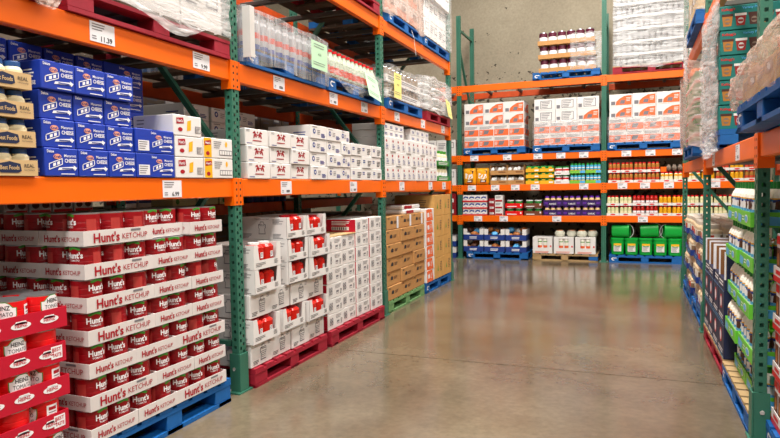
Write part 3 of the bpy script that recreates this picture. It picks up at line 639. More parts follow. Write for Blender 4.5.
# white cartons with red ends
def wc(mb, F):
    w, h = F.w, F.h; mb.txt(F, '8', w*.16, h*.52, h*.5, 'ink_grey', w*.1, .0, .003); mb.txt(F, '8', w*.27, h*.52, h*.5, 'ink_grey', w*.1, .0, .003)
    mb.rect(F, w*.56, h*.24, w*.72, h*.46, 'ink_grey'); mb.lines(F, w*.5, h*.85, w*.38, 3, h*.09, h*.03, 'ink_grey'); mb.rect(F, w*.57, h*.27, w*.71, h*.34, 'card_white', .002); mb.lines(F, w*.8, h*.5, w*.12, 4, h*.09, h*.035, 'ink_dark')
def wr(mb, F):
    w, h = F.w, F.h; mb.rect(F, .004, .004, w - .004, h - .004, 'tray_red'); mb.rect(F, w*.5, h*.2, w*.86, h*.44, 'card_white', .002)
    for i in range(7): mb.rect(F, w*(.52 + .045*i), h*.23, w*(.54 + .045*i), h*.41, 'ink_dark', .003)
    mb.oval(F, w*.2, h*.55, w*.07, h*.26, 'white_print', .002); mb.oval(F, w*.34, h*.55, w*.05, h*.24, 'white_print', .002); mb.lines(F, w*.5, h*.85, w*.4, 3, h*.11, h*.06, 'white_print', .002)
WCT = carton('white_carton', .298, .5, .1295, 'card_white', wc, wr)
for c in range(4):
    for t in range(6 if c < 2 else 7):
        on('L', WCT, 1.345 + .303*c, -.01 + .008*((c*5 + t*3) % 3), .132 + .1305*t, f'white carton with red end, {ORD[c]} column from left, {TIER[t]} layer', 'white red-ended cartons', 0, .014)
mb = MB().box(-.3, -.25, 0, .3, .25, .008, 'pale_card'); on('L', one('cardboard_sheet', 'sheet', (.6, .5, .008), mb), 1.5, .0, .917, 'flat brown cardboard sheet lying on the white red-ended cartons')

# far bay, floor
def bc(mb, F):
    w, h = F.w, F.h; mb.poly(F, [(w*.25, h*.42), (w*.42, h*.4), (w*.44, h*.6), (w*.34, h*.7), (w*.26, h*.6)], 'ink_dark'); mb.lines(F, w*.5, h*.62, w*.25, 3, h*.08, h*.035, 'ink_dark')
    mb.lines(F, w*.06, h*.9, w*.15, 2, h*.07, h*.03, 'ink_dark'); mb.rect(F, w*.02, h*.02, w*.98, h*.05, 'rim_brown')
BCT = carton('brown_carton', .41, .5, .148, 'kraft_card', bc, bc)
for c in range(3):
    for t in range(5): on('L', BCT, 2.79 + .416*c, .0 + .006*((c + t*2) % 3), .132 + .1495*t, f'brown carton on green pallet, {ORD[c]} column from left, {TIER[t]} layer', 'brown cartons', 0, .01)
def bl(mb, F): bc(mb, F); mb.rect(F, F.w*.7, F.h*.03, F.w*.84, F.h*.97, 'price_paper', .003)
BIG = carton('brown_carton', .41, .45, .14, 'kraft_card', bl, bl)
for c in range(3): on('L', BIG, 2.83 + .414*c, .02, .882, f'brown carton with white tape in top layer, {ORD[c]} from left', 'brown cartons', 0, .012)
def oc(mb, F):
    w, h = F.w, F.h; mb.poly(F, [(.004, .004), (w*.86, .004), (w*.7, h - .004), (.004, h - .004)], 'orange_print'); mb.poly(F, [(w*.15, h*.3), (w*.4, h*.35), (w*.34, h*.7), (w*.12, h*.65)], 'white_print', .002); mb.lines(F, w*.5, h*.7, w*.2, 4, h*.12, h*.05, 'card_white', .002)
OCT = carton('orange_carton', .325, .5, .152, 'card_white', oc, oc)
for t in range(6): on('L', OCT, 4.03, -.005, .132 + .1545*t, f'orange and white carton beside tan cartons, {TIER[t]} of narrow stack', 'orange and white cartons', 0, .015)
def tc_(mb, F):
    w, h = F.w, F.h; mb.poly(F, [(w*.3, h*.35), (w*.42, h*.35), (w*.36, h*.65)], 'leaf_green'); mb.lines(F, w*.62, h*.75, w*.2, 6, h*.08, h*.03, 'ink_dark')
TCT = carton('tan_carton', .375, .55, .272, 'tan_card', tc_, tc_)
for c in range(2):
    for t in range(4): on('L', TCT, 4.405 + .38*c, -.005, .132 + .2735*t, f'tall tan carton at far end, {("left", "right")[c]} column, {TIER[t]} layer', 'tan cartons', 0, .008)
rp = MB(); rp.box(-.3, -.2, 0, .3, .2, .05, 'card_white', .012); F = topf(.6, .4, .05); rp.rect(F, .05, .06, .22, .34, 'ink_red'); rp.rect(F, .3, .05, .55, .35, 'dark_red'); F = front(.6, .4, .05); rp.rect(F, .04, .008, .3, .042, 'ink_red')
k = one('flat_packet', 'packet', (.6, .4, .05), rp)
for t in range(2): on('L', k, 3.5, .03 + .02*t, 1.024 + .052*t, f'flat red and white packet on brown cartons, {("lower", "upper")[t]}', 'flat packets', 0, .06)

# ------------------------------------------------------------------ left rack, lower shelf, middle and far bay
def rl(mb, F):
    w, h = F.w, F.h
    for s_ in (-1, 1):
        for q in ([(.03, .5), (.09, .5), (.16, .84), (.1, .84)], [(.09, .78), (.2, .7), (.21, .78), (.12, .86)], [(.14, .44), (.19, .44), (.16, .66), (.11, .66)], [(.0, .6), (.08, .64), (.08, .7), (.0, .66)]):
            p = [(w*(.52 + s_*x), h*z) for x, z in q]; mb.poly(F, p if s_ > 0 else p[::-1], 'ink_red', .0014)
    mb.oval(F, w*.52, h*.8, w*.03, h*.06, 'ink_red', .002, 8)
    mb.lines(F, w*.3, h*.32, w*.42, 1, .02, h*.06, 'ink_red'); mb.lines(F, w*.05, h*.14, w*.25, 1, .01, h*.04, 'ink_blue'); mb.lines(F, w*.04, h*.92, w*.15, 2, h*.08, h*.03, 'ink_grey')
RLB = carton('white_box', .268, .36, .112, 'card_white', rl, lambda mb, F: mb.lines(F, F.w*.1, F.h*.8, F.w*.3, 3, .02, .006, 'ink_grey'))
for c in range(3):
    for t in range(3): on('L', RLB, .255 + .286*c, .0 + .006*((t + c) % 3), 1.408 + .114*t, f'white box with red printed emblem, {ORD[c]} column from left, {("bottom", "middle", "top")[t]} row', 'white red-print boxes', 0, .02)
def blp(mb, F):
    w, h = F.w, F.h; mb.oval(F, w*.2, h*.55, h*.2, h*.2, 'ink_blue'); mb.oval(F, w*.2, h*.55, h*.09, h*.09, 'card_white', .002); mb.lines(F, w*.38, h*.66, w*.2, 3, h*.13, h*.05, 'ink_grey')
    mb.lines(F, w*.62, h*.42, w*.33, 3, h*.1, h*.06, 'ink_blue', seed=3); mb.lines(F, w*.1, h*.9, w*.3, 1, .01, h*.05, 'ink_grey')
BLB = carton('white_box', .272, .4, .108, 'card_white', blp, lambda mb, F: mb.lines(F, F.w*.6, F.h*.5, F.w*.3, 3, .02, .008, 'ink_blue')); BLN = carton('white_box', .17, .4, .108, 'card_white', blp)
for t in range(4):
    for c, (y, k) in enumerate(((1.13, BLB), (1.415, BLB), (1.65, BLN))): on('L', k, y, .0 + .006*((t*2 + c) % 3), 1.408 + .11*t, f'white box with blue round logo, {ORD[c]} column, {TIER[t]} row', 'white blue-print boxes', 0, .012)
def bk(mb, F):
    w, h = F.w, F.h; mb.lines(F, w*.52, h*.66, w*.4, 4, h*.13, h*.06, 'ink_dark', seed=6); mb.lines(F, w*.08, h*.7, w*.2, 2, h*.15, h*.08, 'ink_blue', seed=2)
BKB = carton('white_box', .236, .4, .111, 'card_white', bk)
for c in range(3):
    for t in range(3): on('L', BKB, 1.875 + .24*c, .005 + .006*((t + c) % 2), 1.408 + .113*t, f'white box with black print left of upright, {ORD[c]} column, {("bottom", "middle", "top")[t]} row', 'white black-print boxes', 0, .012)
for i, (y, zz) in enumerate(((.3, 1.408), (.6, 1.408), (.9, 1.408), (1.25, 1.408), (1.6, 1.408), (1.95, 1.408), (2.25, 1.408))):
    for t in range(5 if i < 3 else 4): on('L', BLB, y, .55, zz + .11*t, f'white box in shade at back of shelf, {ORD[i]} along, {TIER[t]} row', 'shaded white boxes', 0, .02)
def sm(mb, F):
    w, h = F.w, F.h; mb.oval(F, w*.4, h*.72, w*.12, h*.09, 'ink_red'); mb.lines(F, w*.3, h*.5, w*.4, 3, h*.1, h*.045, 'ink_blue', seed=1); mb.lines(F, w*.25, h*.18, w*.5, 1, .01, h*.04, 'ink_grey')
SMB = carton('small_white_carton', .162, .36, .152, 'card_white', sm); FLB = carton('flat_white_carton', .15, .36, .07, 'card_white', lambda mb, F: mb.lines(F, F.w*.25, F.h*.6, F.w*.5, 2, F.h*.2, F.h*.1, 'ink_blue'))
for c in range(11):
    for t in range(3): on('L', SMB, 2.645 + .164*c + (.012 if c > 3 else 0), .0 + .004*((c + t) % 3), 1.408 + .1535*t, f'small white carton with blue print, far bay, {ORD[c]} column, {("bottom", "middle", "top")[t]} row', 'small white cartons', 0, .012)
for c in range(10):
    if c in (4, 5): continue
    for t in range(2): on('L', FLB, (2.65 + .152*c) if c < 4 else (3.5 + .17*(c - 6)), .02, 1.87 + .072*t, f'flat white carton laid on top of small cartons, {ORD[c]} along, {("lower", "upper")[t]}', 'flat white cartons', 0, .015)
def gt(mb, F, w): mb.lines(F, w*.1, .045, w*.8, 2, .02, .008, 'white_print')
GT = tray('green_tray', .56, .3, .065, 'green_pack', gt, False); MJ2 = jar('mayonnaise_jar', .066, .2, 'mayo_cream', 'leaf_green', lambda mb, r, h: [mb.patch_cyl([(-.02, -.012), (.02, -.012), (.02, .012), (-.02, .012)], r, h*.3, 'lime_label', -PI/2 + k*1.57, .001) for k in range(4)], 'white_print')
for t in range(2):
    on('L', GT, 4.7, .01, 1.408 + .205*t, f'green mayonnaise tray at far end of shelf, {("lower", "upper")[t]} one', 'green trays')
    for i in range(4): put(MJ2, (-(.01 + .08), 4.493 + .138*i, 1.408 + .205*t + .0045), random.uniform(0, 6), f'large mayonnaise jar in {("lower", "upper")[t]} green tray, {ORD[i]} from left', 'large mayonnaise jars')

# ------------------------------------------------------------------ wrapped loads overhead
def shell(name, w, d, h, m, amp=.012, lean=0., bulge=0., top=True, seed=1, skirt=0., thick=0):
    R = random.Random(seed); mb = MB(); nu, nv = 14, 12; V = []; per = []
    for (x0, y0, x1, y1) in ((-w/2, -d/2, w/2, -d/2), (w/2, -d/2, w/2, d/2), (w/2, d/2, -w/2, d/2), (-w/2, d/2, -w/2, -d/2)):
        for i in range(nu): t = i / nu; per.append((x0 + (x1 - x0)*t, y0 + (y1 - y0)*t))
    ph = [R.uniform(0, 6) for _ in range(6)]
    for j in range(nv + 1):
        z = h * j / nv
        for i, (x, y) in enumerate(per):
            a = i / len(per) * 2 * PI; q = max(abs(x) / (w/2), abs(y) / (d/2))
            o = amp * (.5 + .5*math.sin(a*7 + ph[0] + z*9) * math.sin(z*23 + ph[1] + a*3)) + amp * .6 * R.random() + bulge * math.sin(PI * j / nv)
            L = math.hypot(x, y); k = 1 + o / L
            zz = z + (amp*1.2*math.sin(a*9 + ph[2]) if j in (0, nv) else 0) - (skirt*(.5 + .5*math.sin(a*5 + ph[3])) if j == 0 else 0)
            V.append((x*k, y*k - lean*z, zz))
    n = len(per); F = [(j*n + i, j*n + (i+1) % n, (j+1)*n + (i+1) % n, (j+1)*n + i) for j in range(nv) for i in range(n)]
    mb.add(V, F, m, True)
    if top: mb.add([V[nv*n + i] for i in range(n)], [tuple(range(n))], m)
    return one(name, 'wrap', (w, d, h), mb)
def pack(w, d, h, m, m2, deco=None, name='wrapped_carton'): return carton(name, w, d, h, m, deco, deco)
def plain(mb, F): mb.lines(F, F.w*.1, F.h*.8, F.w*.4, 4, F.h*.1, F.h*.04, 'ink_grey'); mb.rect(F, F.w*.6, F.h*.5, F.w*.9, F.h*.85, 'ink_grey'); mb.rect(F, F.w*.63, F.h*.54, F.w*.87, F.h*.81, 'card_white', .002)
WPK = carton('wrapped_carton', .37, .5, .3, 'card_white', plain, plain)
for c in range(3):
    on('L', WPK, -1.04 + .38*c, .02, 2.293, f'white wrapped carton on red pallet above blue boxes, {ORD[c]} from left', 'wrapped white cartons')
on('L', shell('stretch_wrap', 1.17, 1.0, .36, 'film_thick', .014, seed=3, skirt=.09), -.66, -.02, 2.3, 'shiny stretch film around white cartons on the red near pallet', 'stretch films')
for c in range(2): on('L', WPK, -1.68 - .38*c, .02, 2.293, f'white wrapped carton at top left corner, {ORD[c]} from right', 'wrapped white cartons')
on('L', shell('stretch_wrap', 1.0, 1.0, .36, 'film_pink', .014, seed=4, skirt=.1), -1.9, -.03, 2.27, 'loose film hanging over near end of upper orange beam', 'stretch films')
# wrapped jars
TB = MB().lathe([(.045, 0, 'ink_blue'), (.046, .04, 'jar_grey'), (.046, .08, 'label_red'), (.046, .12, 'jar_grey'), (.046, .18, 'jar_grey'), (.036, .205, 'jar_grey'), (.036, .232, 'jar_grey'), (0, .232, 'jar_grey')], 14)
TB = one('tall_jar', 'jar', (.092, .092, .232), TB)
for i in range(11):
    for q in range(2): put(TB, (-(.06 + q*.1), .215 + i*.0975, 2.293), 0, f'tall white jar with red band under film, {("front", "second")[q]} row, {ORD[i]} from left', 'film-wrapped tall jars')
on('L', shell('stretch_wrap', 1.15, 1.02, .35, 'film_haze', .006, seed=6, skirt=.02), .68, -.03, 2.195, 'hazy stretch film around tall jars on blue pallet', 'stretch films')
on('L', one('corner_post', 'corner post', (.05, .05, .33), MB().box(-.028, -.03, 0, .022, -.024, .33, 'card_grey').box(-.028, -.024, 0, -.022, .03, .33, 'card_grey')), .105, -.07, 2.2, 'white corner post at left end of wrapped jars')
BT = MB().lathe([(.036, 0, 'clear_bottle'), (.04, .03, 'label_red'), (.04, .09, 'clear_bottle'), (.04, .14, 'clear_bottle'), (.018, .2, 'clear_bottle'), (.018, .212, 'cap_red'), (.02, .213, 'cap_red'), (.02, .235, 'cap_red'), (0, .235, 'cap_red')], 14)
BT = one('bottle', 'bottle', (.08, .08, .235), BT)
for i in range(12):
    for q in range(3): put(BT, (-(.05 + q*.088), 1.36 + i*.0895, 2.293), 0, f'red capped bottle on upper shelf pallet, {("front", "second", "third")[q]} row, {ORD[i]} from left', 'red capped bottles')
on('L', shell('stretch_wrap', 1.1, .95, .17, 'film_clear', .014, top=False, seed=8, skirt=.08), 1.86, -.03, 2.25, 'torn clear film around the base of red capped bottles', 'stretch films')
def sign(m, w, h, t):
    mb = MB().box(-w/2, -.001, 0, w/2, .001, h, m); F = Face((-w/2, -.001, 0), (1, 0, 0), (0, 0, 1), w, h)
    mb.lines(F, w*.15, h*.9, w*.7, 2, h*.09, h*.025, 'ink_grey'); mb.txt(F, t, w*.5, h*.55, h*.09, 'ink_dark', w*.4); mb.lines(F, w*.1, h*.25, w*.8, 2, h*.08, h*.02, 'ink_grey')
    return one('paper_sign', 'sign', (w, .002, h), mb)
def tilt(o, rx, rz=0): o.rotation_euler = (rx, 0, o.rotation_euler.z + rz); return o
def paper(m, w, h, y, x, z, rx, lab, rz=0): return put(sign(m, w, h, '4/18'), (x, y, z), 0, lab, 'paper signs', (rx, rz, PI/2))
paper('paper_green', .26, .215, 1.03, .072, 2.275, .0, 'pale green paper sign taped on wrapped jars')
paper('paper_green', .3, .23, 2.1, .1, 2.18, -.25, 'pale green paper sign hanging tilted below red capped bottles', .12)
paper('paper_yellow', .21, .26, 2.82, .055, 2.28, 0, 'yellow paper sign on brown tins, upper left shelf')
paper('paper_yellow', .2, .24, 4.72, .09, 2.26, -.2, 'yellow paper sign hanging on wrapped white sacks', .15)
# tins with white trays
BN2 = one('tin', 'tin', (.12, .12, .15), MB().lathe([(.058, 0, 'can_steel'), (.06, .005, 'can_brown'), (.06, .145, 'can_steel'), (.056, .15, 'can_steel'), (0, .148, 'can_steel')], 16))
def gl(mb, F, w): mb.lines(F, w*.05, .06, w*.9, 2, .02, .01, 'ink_grey')
WT = tray('white_tray', 1.1, .38, .075, 'card_white', gl, False)
for t in range(2):
    on('L', WT, 3.2, .01, 2.293 + .155*t, f'white tray of brown tins, upper left shelf, {("lower", "upper")[t]} layer', 'white tin trays')
    for i in range(9):
        for q in range(1 + t): put(BN2, (-(.08 + q*.125), 2.72 + .12*i, 2.2985 + .155*t), 0, f'brown tin in {("lower", "upper")[t]} white tray, {ORD[i]} from left' + (', back row' if q else ''), 'brown tins')
on('L', shell('stretch_wrap', 1.13, .95, .33, 'film_clear', .008, top=False, seed=11, skirt=.03), 3.2, -.015, 2.3, 'clear stretch film around brown tins in white trays', 'stretch films')
def sack(w, d, h, m, seed):
    R = random.Random(seed); mb = MB(); nu, nv = 20, 8; V = []
    for j in range(nv + 1):
        t = j / nv; zz = h*t; s = (math.sin(PI*min(max(t, .0), 1)))**.35 if 0 < t < 1 else .35
        for i in range(nu):
            a = 2*PI*i/nu; q = 4; c, n = math.cos(a), math.sin(a); L = (abs(c)**q + abs(n)**q)**(-1/q)
            V.append((w/2*c*L*s + R.uniform(-.008, .008), d/2*n*L*s + R.uniform(-.008, .008), zz + R.uniform(-.006, .006)))
    F = [(j*nu+i, j*nu+(i+1) % nu, (j+1)*nu+(i+1) % nu, (j+1)*nu+i) for j in range(nv) for i in range(nu)]
    mb.add(V, F, m, True); mb.add(V[:nu], [tuple(range(nu))[::-1]], m, True); mb.add(V[-nu:], [tuple(range(nu))], m, True); return mb
WS = one('sack', 'sack', (.5, .7, .13), sack(.5, .7, .13, 'white_plastic', 3))
for c in range(2):
    for t in range(3): on('L', WS, 4.2 + .505*c, .04, 2.293 + .128*t, f'white sack on red pallet, far upper shelf, {("left", "right")[c]}, {("bottom", "middle", "top")[t]}', 'white sacks', 0, .04)
on('L', shell('stretch_wrap', 1.06, .85, .41, 'film_thick', .012, seed=13, skirt=.03), 4.44, -.03, 2.3, 'milky stretch film over white sacks on red pallet', 'stretch films')
# highest left shelf
def pk(mb, F): mb.rect(F, F.w*.08, F.h*.15, F.w*.92, F.h*.6, 'pink_card'); mb.rect(F, F.w*.5, F.h*.5, F.w*.85, F.h*.85, 'ink_grey')
PKC = carton('wrapped_carton', .37, .6, .22, 'card_white', pk, pk); WPC = carton('wrapped_carton', .37, .6, .26, 'card_white', plain, plain)
for c in range(3):
    for t in range(4): on('L', PKC, 2.88 + .376*c, .05, 3.198 + .222*t, f'pink and white wrapped carton on highest shelf, {ORD[c]} column, {TIER[t]} layer', 'pink wrapped cartons', 0, .01)
    for t in range(4): on('L', WPC, 4.045 + .376*c, .04 - (.05 if t > 1 else 0), 3.198 + .262*t, f'white wrapped carton on highest far shelf, {ORD[c]} column, {TIER[t]} layer', 'white wrapped packs', 0, .012)
on('L', shell('stretch_wrap', 1.16, .75, .9, 'film_pink', .014, seed=15, skirt=.05), 3.25, -.01, 3.2, 'pinkish stretch film around cartons on highest left shelf', 'stretch films')
on('L', shell('stretch_wrap', 1.12, .82, 1.05, 'film_clear', .01, seed=16, skirt=.05), 4.42, -.04, 3.2, 'clear stretch film around white packs on highest left shelf', 'stretch films')
for c in range(3):
    on('L', PKC, 1.55 + .376*c, .05, 3.198, f'pink and white wrapped carton on highest shelf, middle bay, {ORD[c]} from left', 'pink wrapped cartons')
    on('L', WPC, .3 + .376*c, .05, 3.198, f'white wrapped carton on highest shelf, middle bay, {ORD[c]} from left', 'white wrapped packs')

# ------------------------------------------------------------------ the aisle behind the left rack, glimpsed through gaps
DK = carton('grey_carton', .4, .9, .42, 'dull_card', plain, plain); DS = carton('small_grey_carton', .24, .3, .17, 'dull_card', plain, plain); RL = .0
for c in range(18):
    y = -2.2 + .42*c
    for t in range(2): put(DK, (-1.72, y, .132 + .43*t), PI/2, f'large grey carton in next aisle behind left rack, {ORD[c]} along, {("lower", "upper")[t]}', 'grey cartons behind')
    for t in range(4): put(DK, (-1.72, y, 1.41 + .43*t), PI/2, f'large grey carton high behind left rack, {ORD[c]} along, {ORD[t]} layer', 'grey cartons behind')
for i in range(4):
    fb = MB().box(-BL/2, -.5, -.02, BL/2, .5, 0, 'dark_wood').box(-BL/2, -.52, -.1, BL/2, -.5, 0, 'orange_shaded'); fk = one('rear_shelf', 'shelf', (BL, 1.0, .1), fb)
    if i < 3:
        for z, w in ((.132, 'floor level'), (1.2, 'middle level'), (1.408, 'upper level')): put(fk, (-1.72, (LY[i] + LY[i+1])/2, z), PI/2, f'dark shelf behind left rack, {w}, {BN["L"][i]}', 'shelves behind')
def ch(mb, F):
    for i in range(2): mb.oval(F, F.w*(.27 + .46*i), F.h*.62, F.w*.17, F.h*.26, 'choc')
    mb.rect(F, F.w*.05, F.h*.03, F.w*.95, F.h*.26, 'cap_red', .002)
CHB = carton('biscuit_box', .16, .2, .085, 'card_white', ch); PYB = carton('pale_box', .3, .25, .075, 'pale_yellow', lambda mb, F: mb.oval(F, F.w*.2, F.h*.5, F.h*.3, F.h*.3, 'leaf_green')); BLX = carton('blue_and_white_box', .14, .2, .08, 'card_white', lambda mb, F: mb.rect(F, .002, F.h*.5, F.w - .002, F.h*.95, 'ink_blue'))

for i in range(8): put(DS, (-1.42, 1.25 + .27*i, 1.003), PI/2, f'small grey carton at back above cutaway boxes, {ORD[i]} along', 'small grey cartons')
for i in range(4): put(CHB, (-1.33, -.62 + .17*i, 1.201), PI/2, f'small white and red biscuit box under lower near beam, {ORD[i]} from left', 'biscuit boxes')
for i in range(2): put(BLX, (-1.33, .32 + .16*i, 1.201), PI/2, f'small blue and white box behind ketchup trays, {("left", "right")[i]}', 'small blue boxes')
for i in range(3): put(PYB, (-1.36, .95 + .32*i, 1.201), PI/2, f'pale yellow box behind ketchup trays under the beam, {ORD[i]} from left', 'pale yellow boxes')
BC = one('tin', 'tin', (.12, .12, .15), MB().lathe([(.058, 0, 'ink_blue'), (.06, .05, 'pastry'), (.06, .09, 'ink_blue'), (.06, .145, 'can_steel'), (.056, .15, 'can_steel'), (0, .148, 'can_steel')], 14))
for i in range(6): put(BC, (-1.33, 2.02 + .13*i, 1.201), 0, f'blue tin behind cutaway boxes under the beam, {ORD[i]} from left', 'blue tins')

def strap(pts):
    mb = MB()
    for a, b in zip(pts, pts[1:]): mb.bar(a, b, .004, .004, 'white_plastic', (.2, 1, .3))
    return one('plastic_strap', 'strap', (.01, .01, .1), mb)
for (y, n_), w in zip(((-.93 + .52, 3), (-.12, 4), (.62, 5), (1.1, 3)), ('left of near upright', 'right beside near upright', 'below wrapped jars, left', 'below wrapped jars, right')):
    put(strap([(0, 0, 0), (.01, .012, -.06), (.0, .03, -.12), (.0, .02 + .01*n_, -.19)]), (-.9, y, 2.04), 0, f'thin white plastic strap hanging under upper beam, {w}', 'plastic straps')
put(strap([(0, 0, 0), (.02, .03, -.08), (.015, .06, -.15), (.02, .09, -.27)]), (.03, 3.35, 3.12), 0, 'thin white plastic strap dangling from highest far shelf', 'plastic straps')

# ------------------------------------------------------------------ back rack
ZB, ZC2, ZA, ZT_ = 1.351, .796, 2.0235, 3.291
# orange printed cartons on pallets
def o1(mb, F):
    w, h = F.w, F.h; P = [(w*.28, h*.1), (w*.97, h*.1), (w*.97, h*.88), (w*.66, h*.84), (w*.44, h*.62), (w*.3, h*.38)]
    mb.poly(F, P, 'orange_print'); mb.poly(F, [(w*.45, h*.2), (w*.66, h*.2), (w*.7, h*.5), (w*.5, h*.5)], 'ink_grey', .002); mb.rect(F, w*.08, h*.12, w*.26, h*.42, 'ink_grey'); mb.lines(F, w*.74, h*.7, w*.2, 3, h*.12, h*.05, 'card_white', .002)
def o2(mb, F):
    w, h = F.w, F.h; mb.rect(F, w*.02, h*.06, w*.98, h*.62, 'orange_print'); mb.poly(F, [(w*.3, h*.18), (w*.6, h*.22), (w*.72, h*.55), (w*.36, h*.56)], 'ink_grey', .002); mb.lines(F, w*.05, h*.9, w*.9, 3, h*.09, h*.04, 'ink_grey'); mb.lines(F, w*.06, h*.5, w*.2, 3, h*.12, h*.05, 'card_white', .002)
def o3(mb, F):
    w, h = F.w, F.h; mb.rect(F, w*.3, h*.15, w*.85, h*.85, 'ink_grey'); mb.rect(F, w*.33, h*.2, w*.82, h*.8, 'card_white', .002); mb.lines(F, w*.36, h*.75, w*.42, 4, h*.14, h*.06, 'ink_grey', .003); mb.rect(F, w*.06, h*.12, w*.22, h*.42, 'ink_grey')
O1 = carton('orange_printed_carton', .358, .5, .2, 'card_white', o1, o1); O2 = carton('orange_printed_carton', .27, .5, .2, 'card_white', o2, o2); O3 = carton('orange_printed_carton', .358, .5, .2, 'card_white', o3, o1)
for s, (x, nm) in enumerate(((.045, 'left'), (1.305, 'middle'), (2.55, 'right'), (3.73, 'hidden far right'))):
    for t in range(4):
        if t < 2:
            for c in range(4): on('B', O2, x + (c - 1.5)*.273, .03, ZA + .2015*t, f'orange banded carton, {nm} pallet stack, {("bottom", "second")[t]} layer, {ORD[c]} from left', 'orange printed cartons', 0, .005)
        else:
            for c in range(3): on('B', O3 if (s == 1 and not (t == 2 and c == 2)) else O1, x + (c - 1)*.362, .03, ZA + .2015*t, f'white carton with large print, {nm} pallet stack, {("third", "top")[t-2]} layer, {ORD[c]} from left', 'orange printed cartons', 0, .005)
for s, x in enumerate((1.305, 2.55)): on('B', shell('stretch_wrap', 1.13, .55, .44, 'film_clear', .006, top=False, seed=20 + s), x, .006, ZA + .001, f'clear stretch film round the lower orange banded cartons, {("middle", "right")[s]} pallet', 'stretch films')
# topmost shelf: tins in cardboard trays
TN = one('tin', 'tin', (.15, .15, .22), MB().lathe([(.07, 0, 'can_steel'), (.072, .005, 'white_print'), (.072, .14, 'plum'), (.072, .21, 'can_steel'), (.068, .22, 'can_steel'), (0, .218, 'can_steel')], 16))
KT = tray('cardboard_tray', .955, .4, .075, 'kraft_card', None, False)
for t in range(3):
    sx = 1.32 - .01*t; z = ZT_ + .235*t
    on('B', KT, sx, .05, z, f'brown cardboard tray of tins on topmost back shelf, {("lowest", "middle", "top")[t]}', 'cardboard tin trays', .012*(t - 1))
    for i in range(6): put(TN, (sx - .39 + .156*i, D_BACK + .05 + .1, z + .0045), 0, f'white and plum tin on topmost back shelf, {("lowest", "middle", "top")[t]} tray, {ORD[i]} from left', 'white and plum tins')
    if t < 2:
        on('B', one('cardboard_sheet', 'sheet', (.93, .38, .006), MB().box(-.465, -.19, 0, .465, .19, .006, 'kraft_card')), sx, .07, z + .2265, f'cardboard sheet laid over tins, {("lower", "upper")[t]}')
on('B', shell('stretch_wrap', .5, .45, .62, 'film_clear', .01, top=False, seed=25), 1.63, .035, ZT_ + .002, 'torn clear film around right half of topmost tins')
# water
WB = one('water_bottle', 'bottle', (.085, .085, .163), MB().lathe([(.038, 0, 'water'), (.041, .01, 'water'), (.041, .05, 'jar_grey'), (.041, .09, 'water'), (.015, .145, 'jar_grey'), (.015, .163, 'jar_grey'), (0, .163, 'jar_grey')], 12))
SHR = shell('shrink_wrap', .38, .3, .195, 'film_clear', .006, seed=30)
WP = one('layer_tray', 'tray', (1.16, .6, .04), MB().box(-.58, -.3, 0, .58, .3, .04, 'card_white', .006))
for t in range(6):
    z = ZT_ + .205*t
    if t: on('B', WP, 2.66, .03, z - .041, f'white layer tray between wrapped water bottles, {ORD[t-1]} from bottom', 'layer trays')
    for i in range(13):
        for q in range(1 if t < 5 else 2): put(WB, (2.15 + .087*i, D_BACK + .1 + .09*q, z), 0, f'wrapped water bottle on topmost back shelf, {TIER[t]} layer, {ORD[i]} from left' + (', behind' if q else ''), 'wrapped water bottles')
on('B', shell('stretch_wrap', 1.18, .7, 1.24, 'film_mid', .01, seed=31, skirt=.05), 2.66, .0, ZT_ - .01, 'shiny stretch film around stacked water bottles on topmost shelf')
# second shelf, left to right
def pillow(w, d, h, m, seed):
    R = random.Random(seed); mb = MB(); n, k = 12, 12; V = []
    for s_ in (-1, 1):
        for j in range(k + 1):
            for i in range(n + 1):
                u, v = 2*i/n - 1, 2*j/k - 1; t = max(0, (1 - abs(u)**3) * (1 - v**4))**.5; wob = 1 - .06*v*v*abs(u)
                V.append((u*w/2*wob, s_*(d/2*t + .002) + (R.uniform(-.006, .006) if t > .1 else 0), h*(v + 1)/2))
    N = (n+1)*(k+1); F = []
    for s_ in (0, 1):
        for j in range(k):
            for i in range(n): q = s_*N + j*(n+1) + i; f = (q, q+1, q+n+2, q+n+1); F.append(f if s_ == 0 else f[::-1])
    mb.add(V, F, m, True); return mb
def bag(seed):
    mb = pillow(.245, .13, .31, 'bag_yellow', seed); F = Face((-.1225, -.0, 0), (1, 0, 0), (0, 0, 1), .245, .31)
    for P, m, o in (([(.05, .13), (.12, .1), (.2, .13), (.19, .2), (.12, .19), (.06, .22)], 'white_print', .066), ([(.08, .045), (.19, .045), (.2, .1), (.09, .1)], 'choc', .066), ([(.14, .22), (.2, .2), (.21, .26), (.15, .27)], 'choc', .06), ([(.1, .06), (.17, .06), (.17, .08), (.1, .08)], 'white_print', .068)):
        mb.poly(F, P, m, o)
    return one('snack_bag', 'bag', (.245, .14, .31), mb)
for i in range(2): on('B', bag(5 + i), -.42 + .245*i, .03, ZB, f'yellow snack bag standing on back shelf, {("left", "right")[i]} one', 'yellow snack bags', .1*(i - .5))
KT2 = one('snack_tray', 'tray', (.3, .3, .174), MB().box(-.15, -.15, 0, .15, .15, .004, 'kraft_card').box(-.15, -.15, .004, .15, -.146, .075, 'kraft_card').box(-.15, .146, .004, .15, .15, .172, 'kraft_card')
    .box(-.15, -.146, .004, -.146, .146, .172, 'kraft_card').box(.146, -.146, .004, .15, .146, .172, 'kraft_card').rect(Face((-.15, -.15, 0), (1, 0, 0), (0, 0, 1), .3, .1), .15, .03, .28, .06, 'rim_brown'))
BW = [one('small_bag', 'bag', (.1, .15, .085), sack(.07, .17, .115, m, 8 + i)) for i, m in enumerate(('bag_white', 'bag_white', 'dull_card'))]
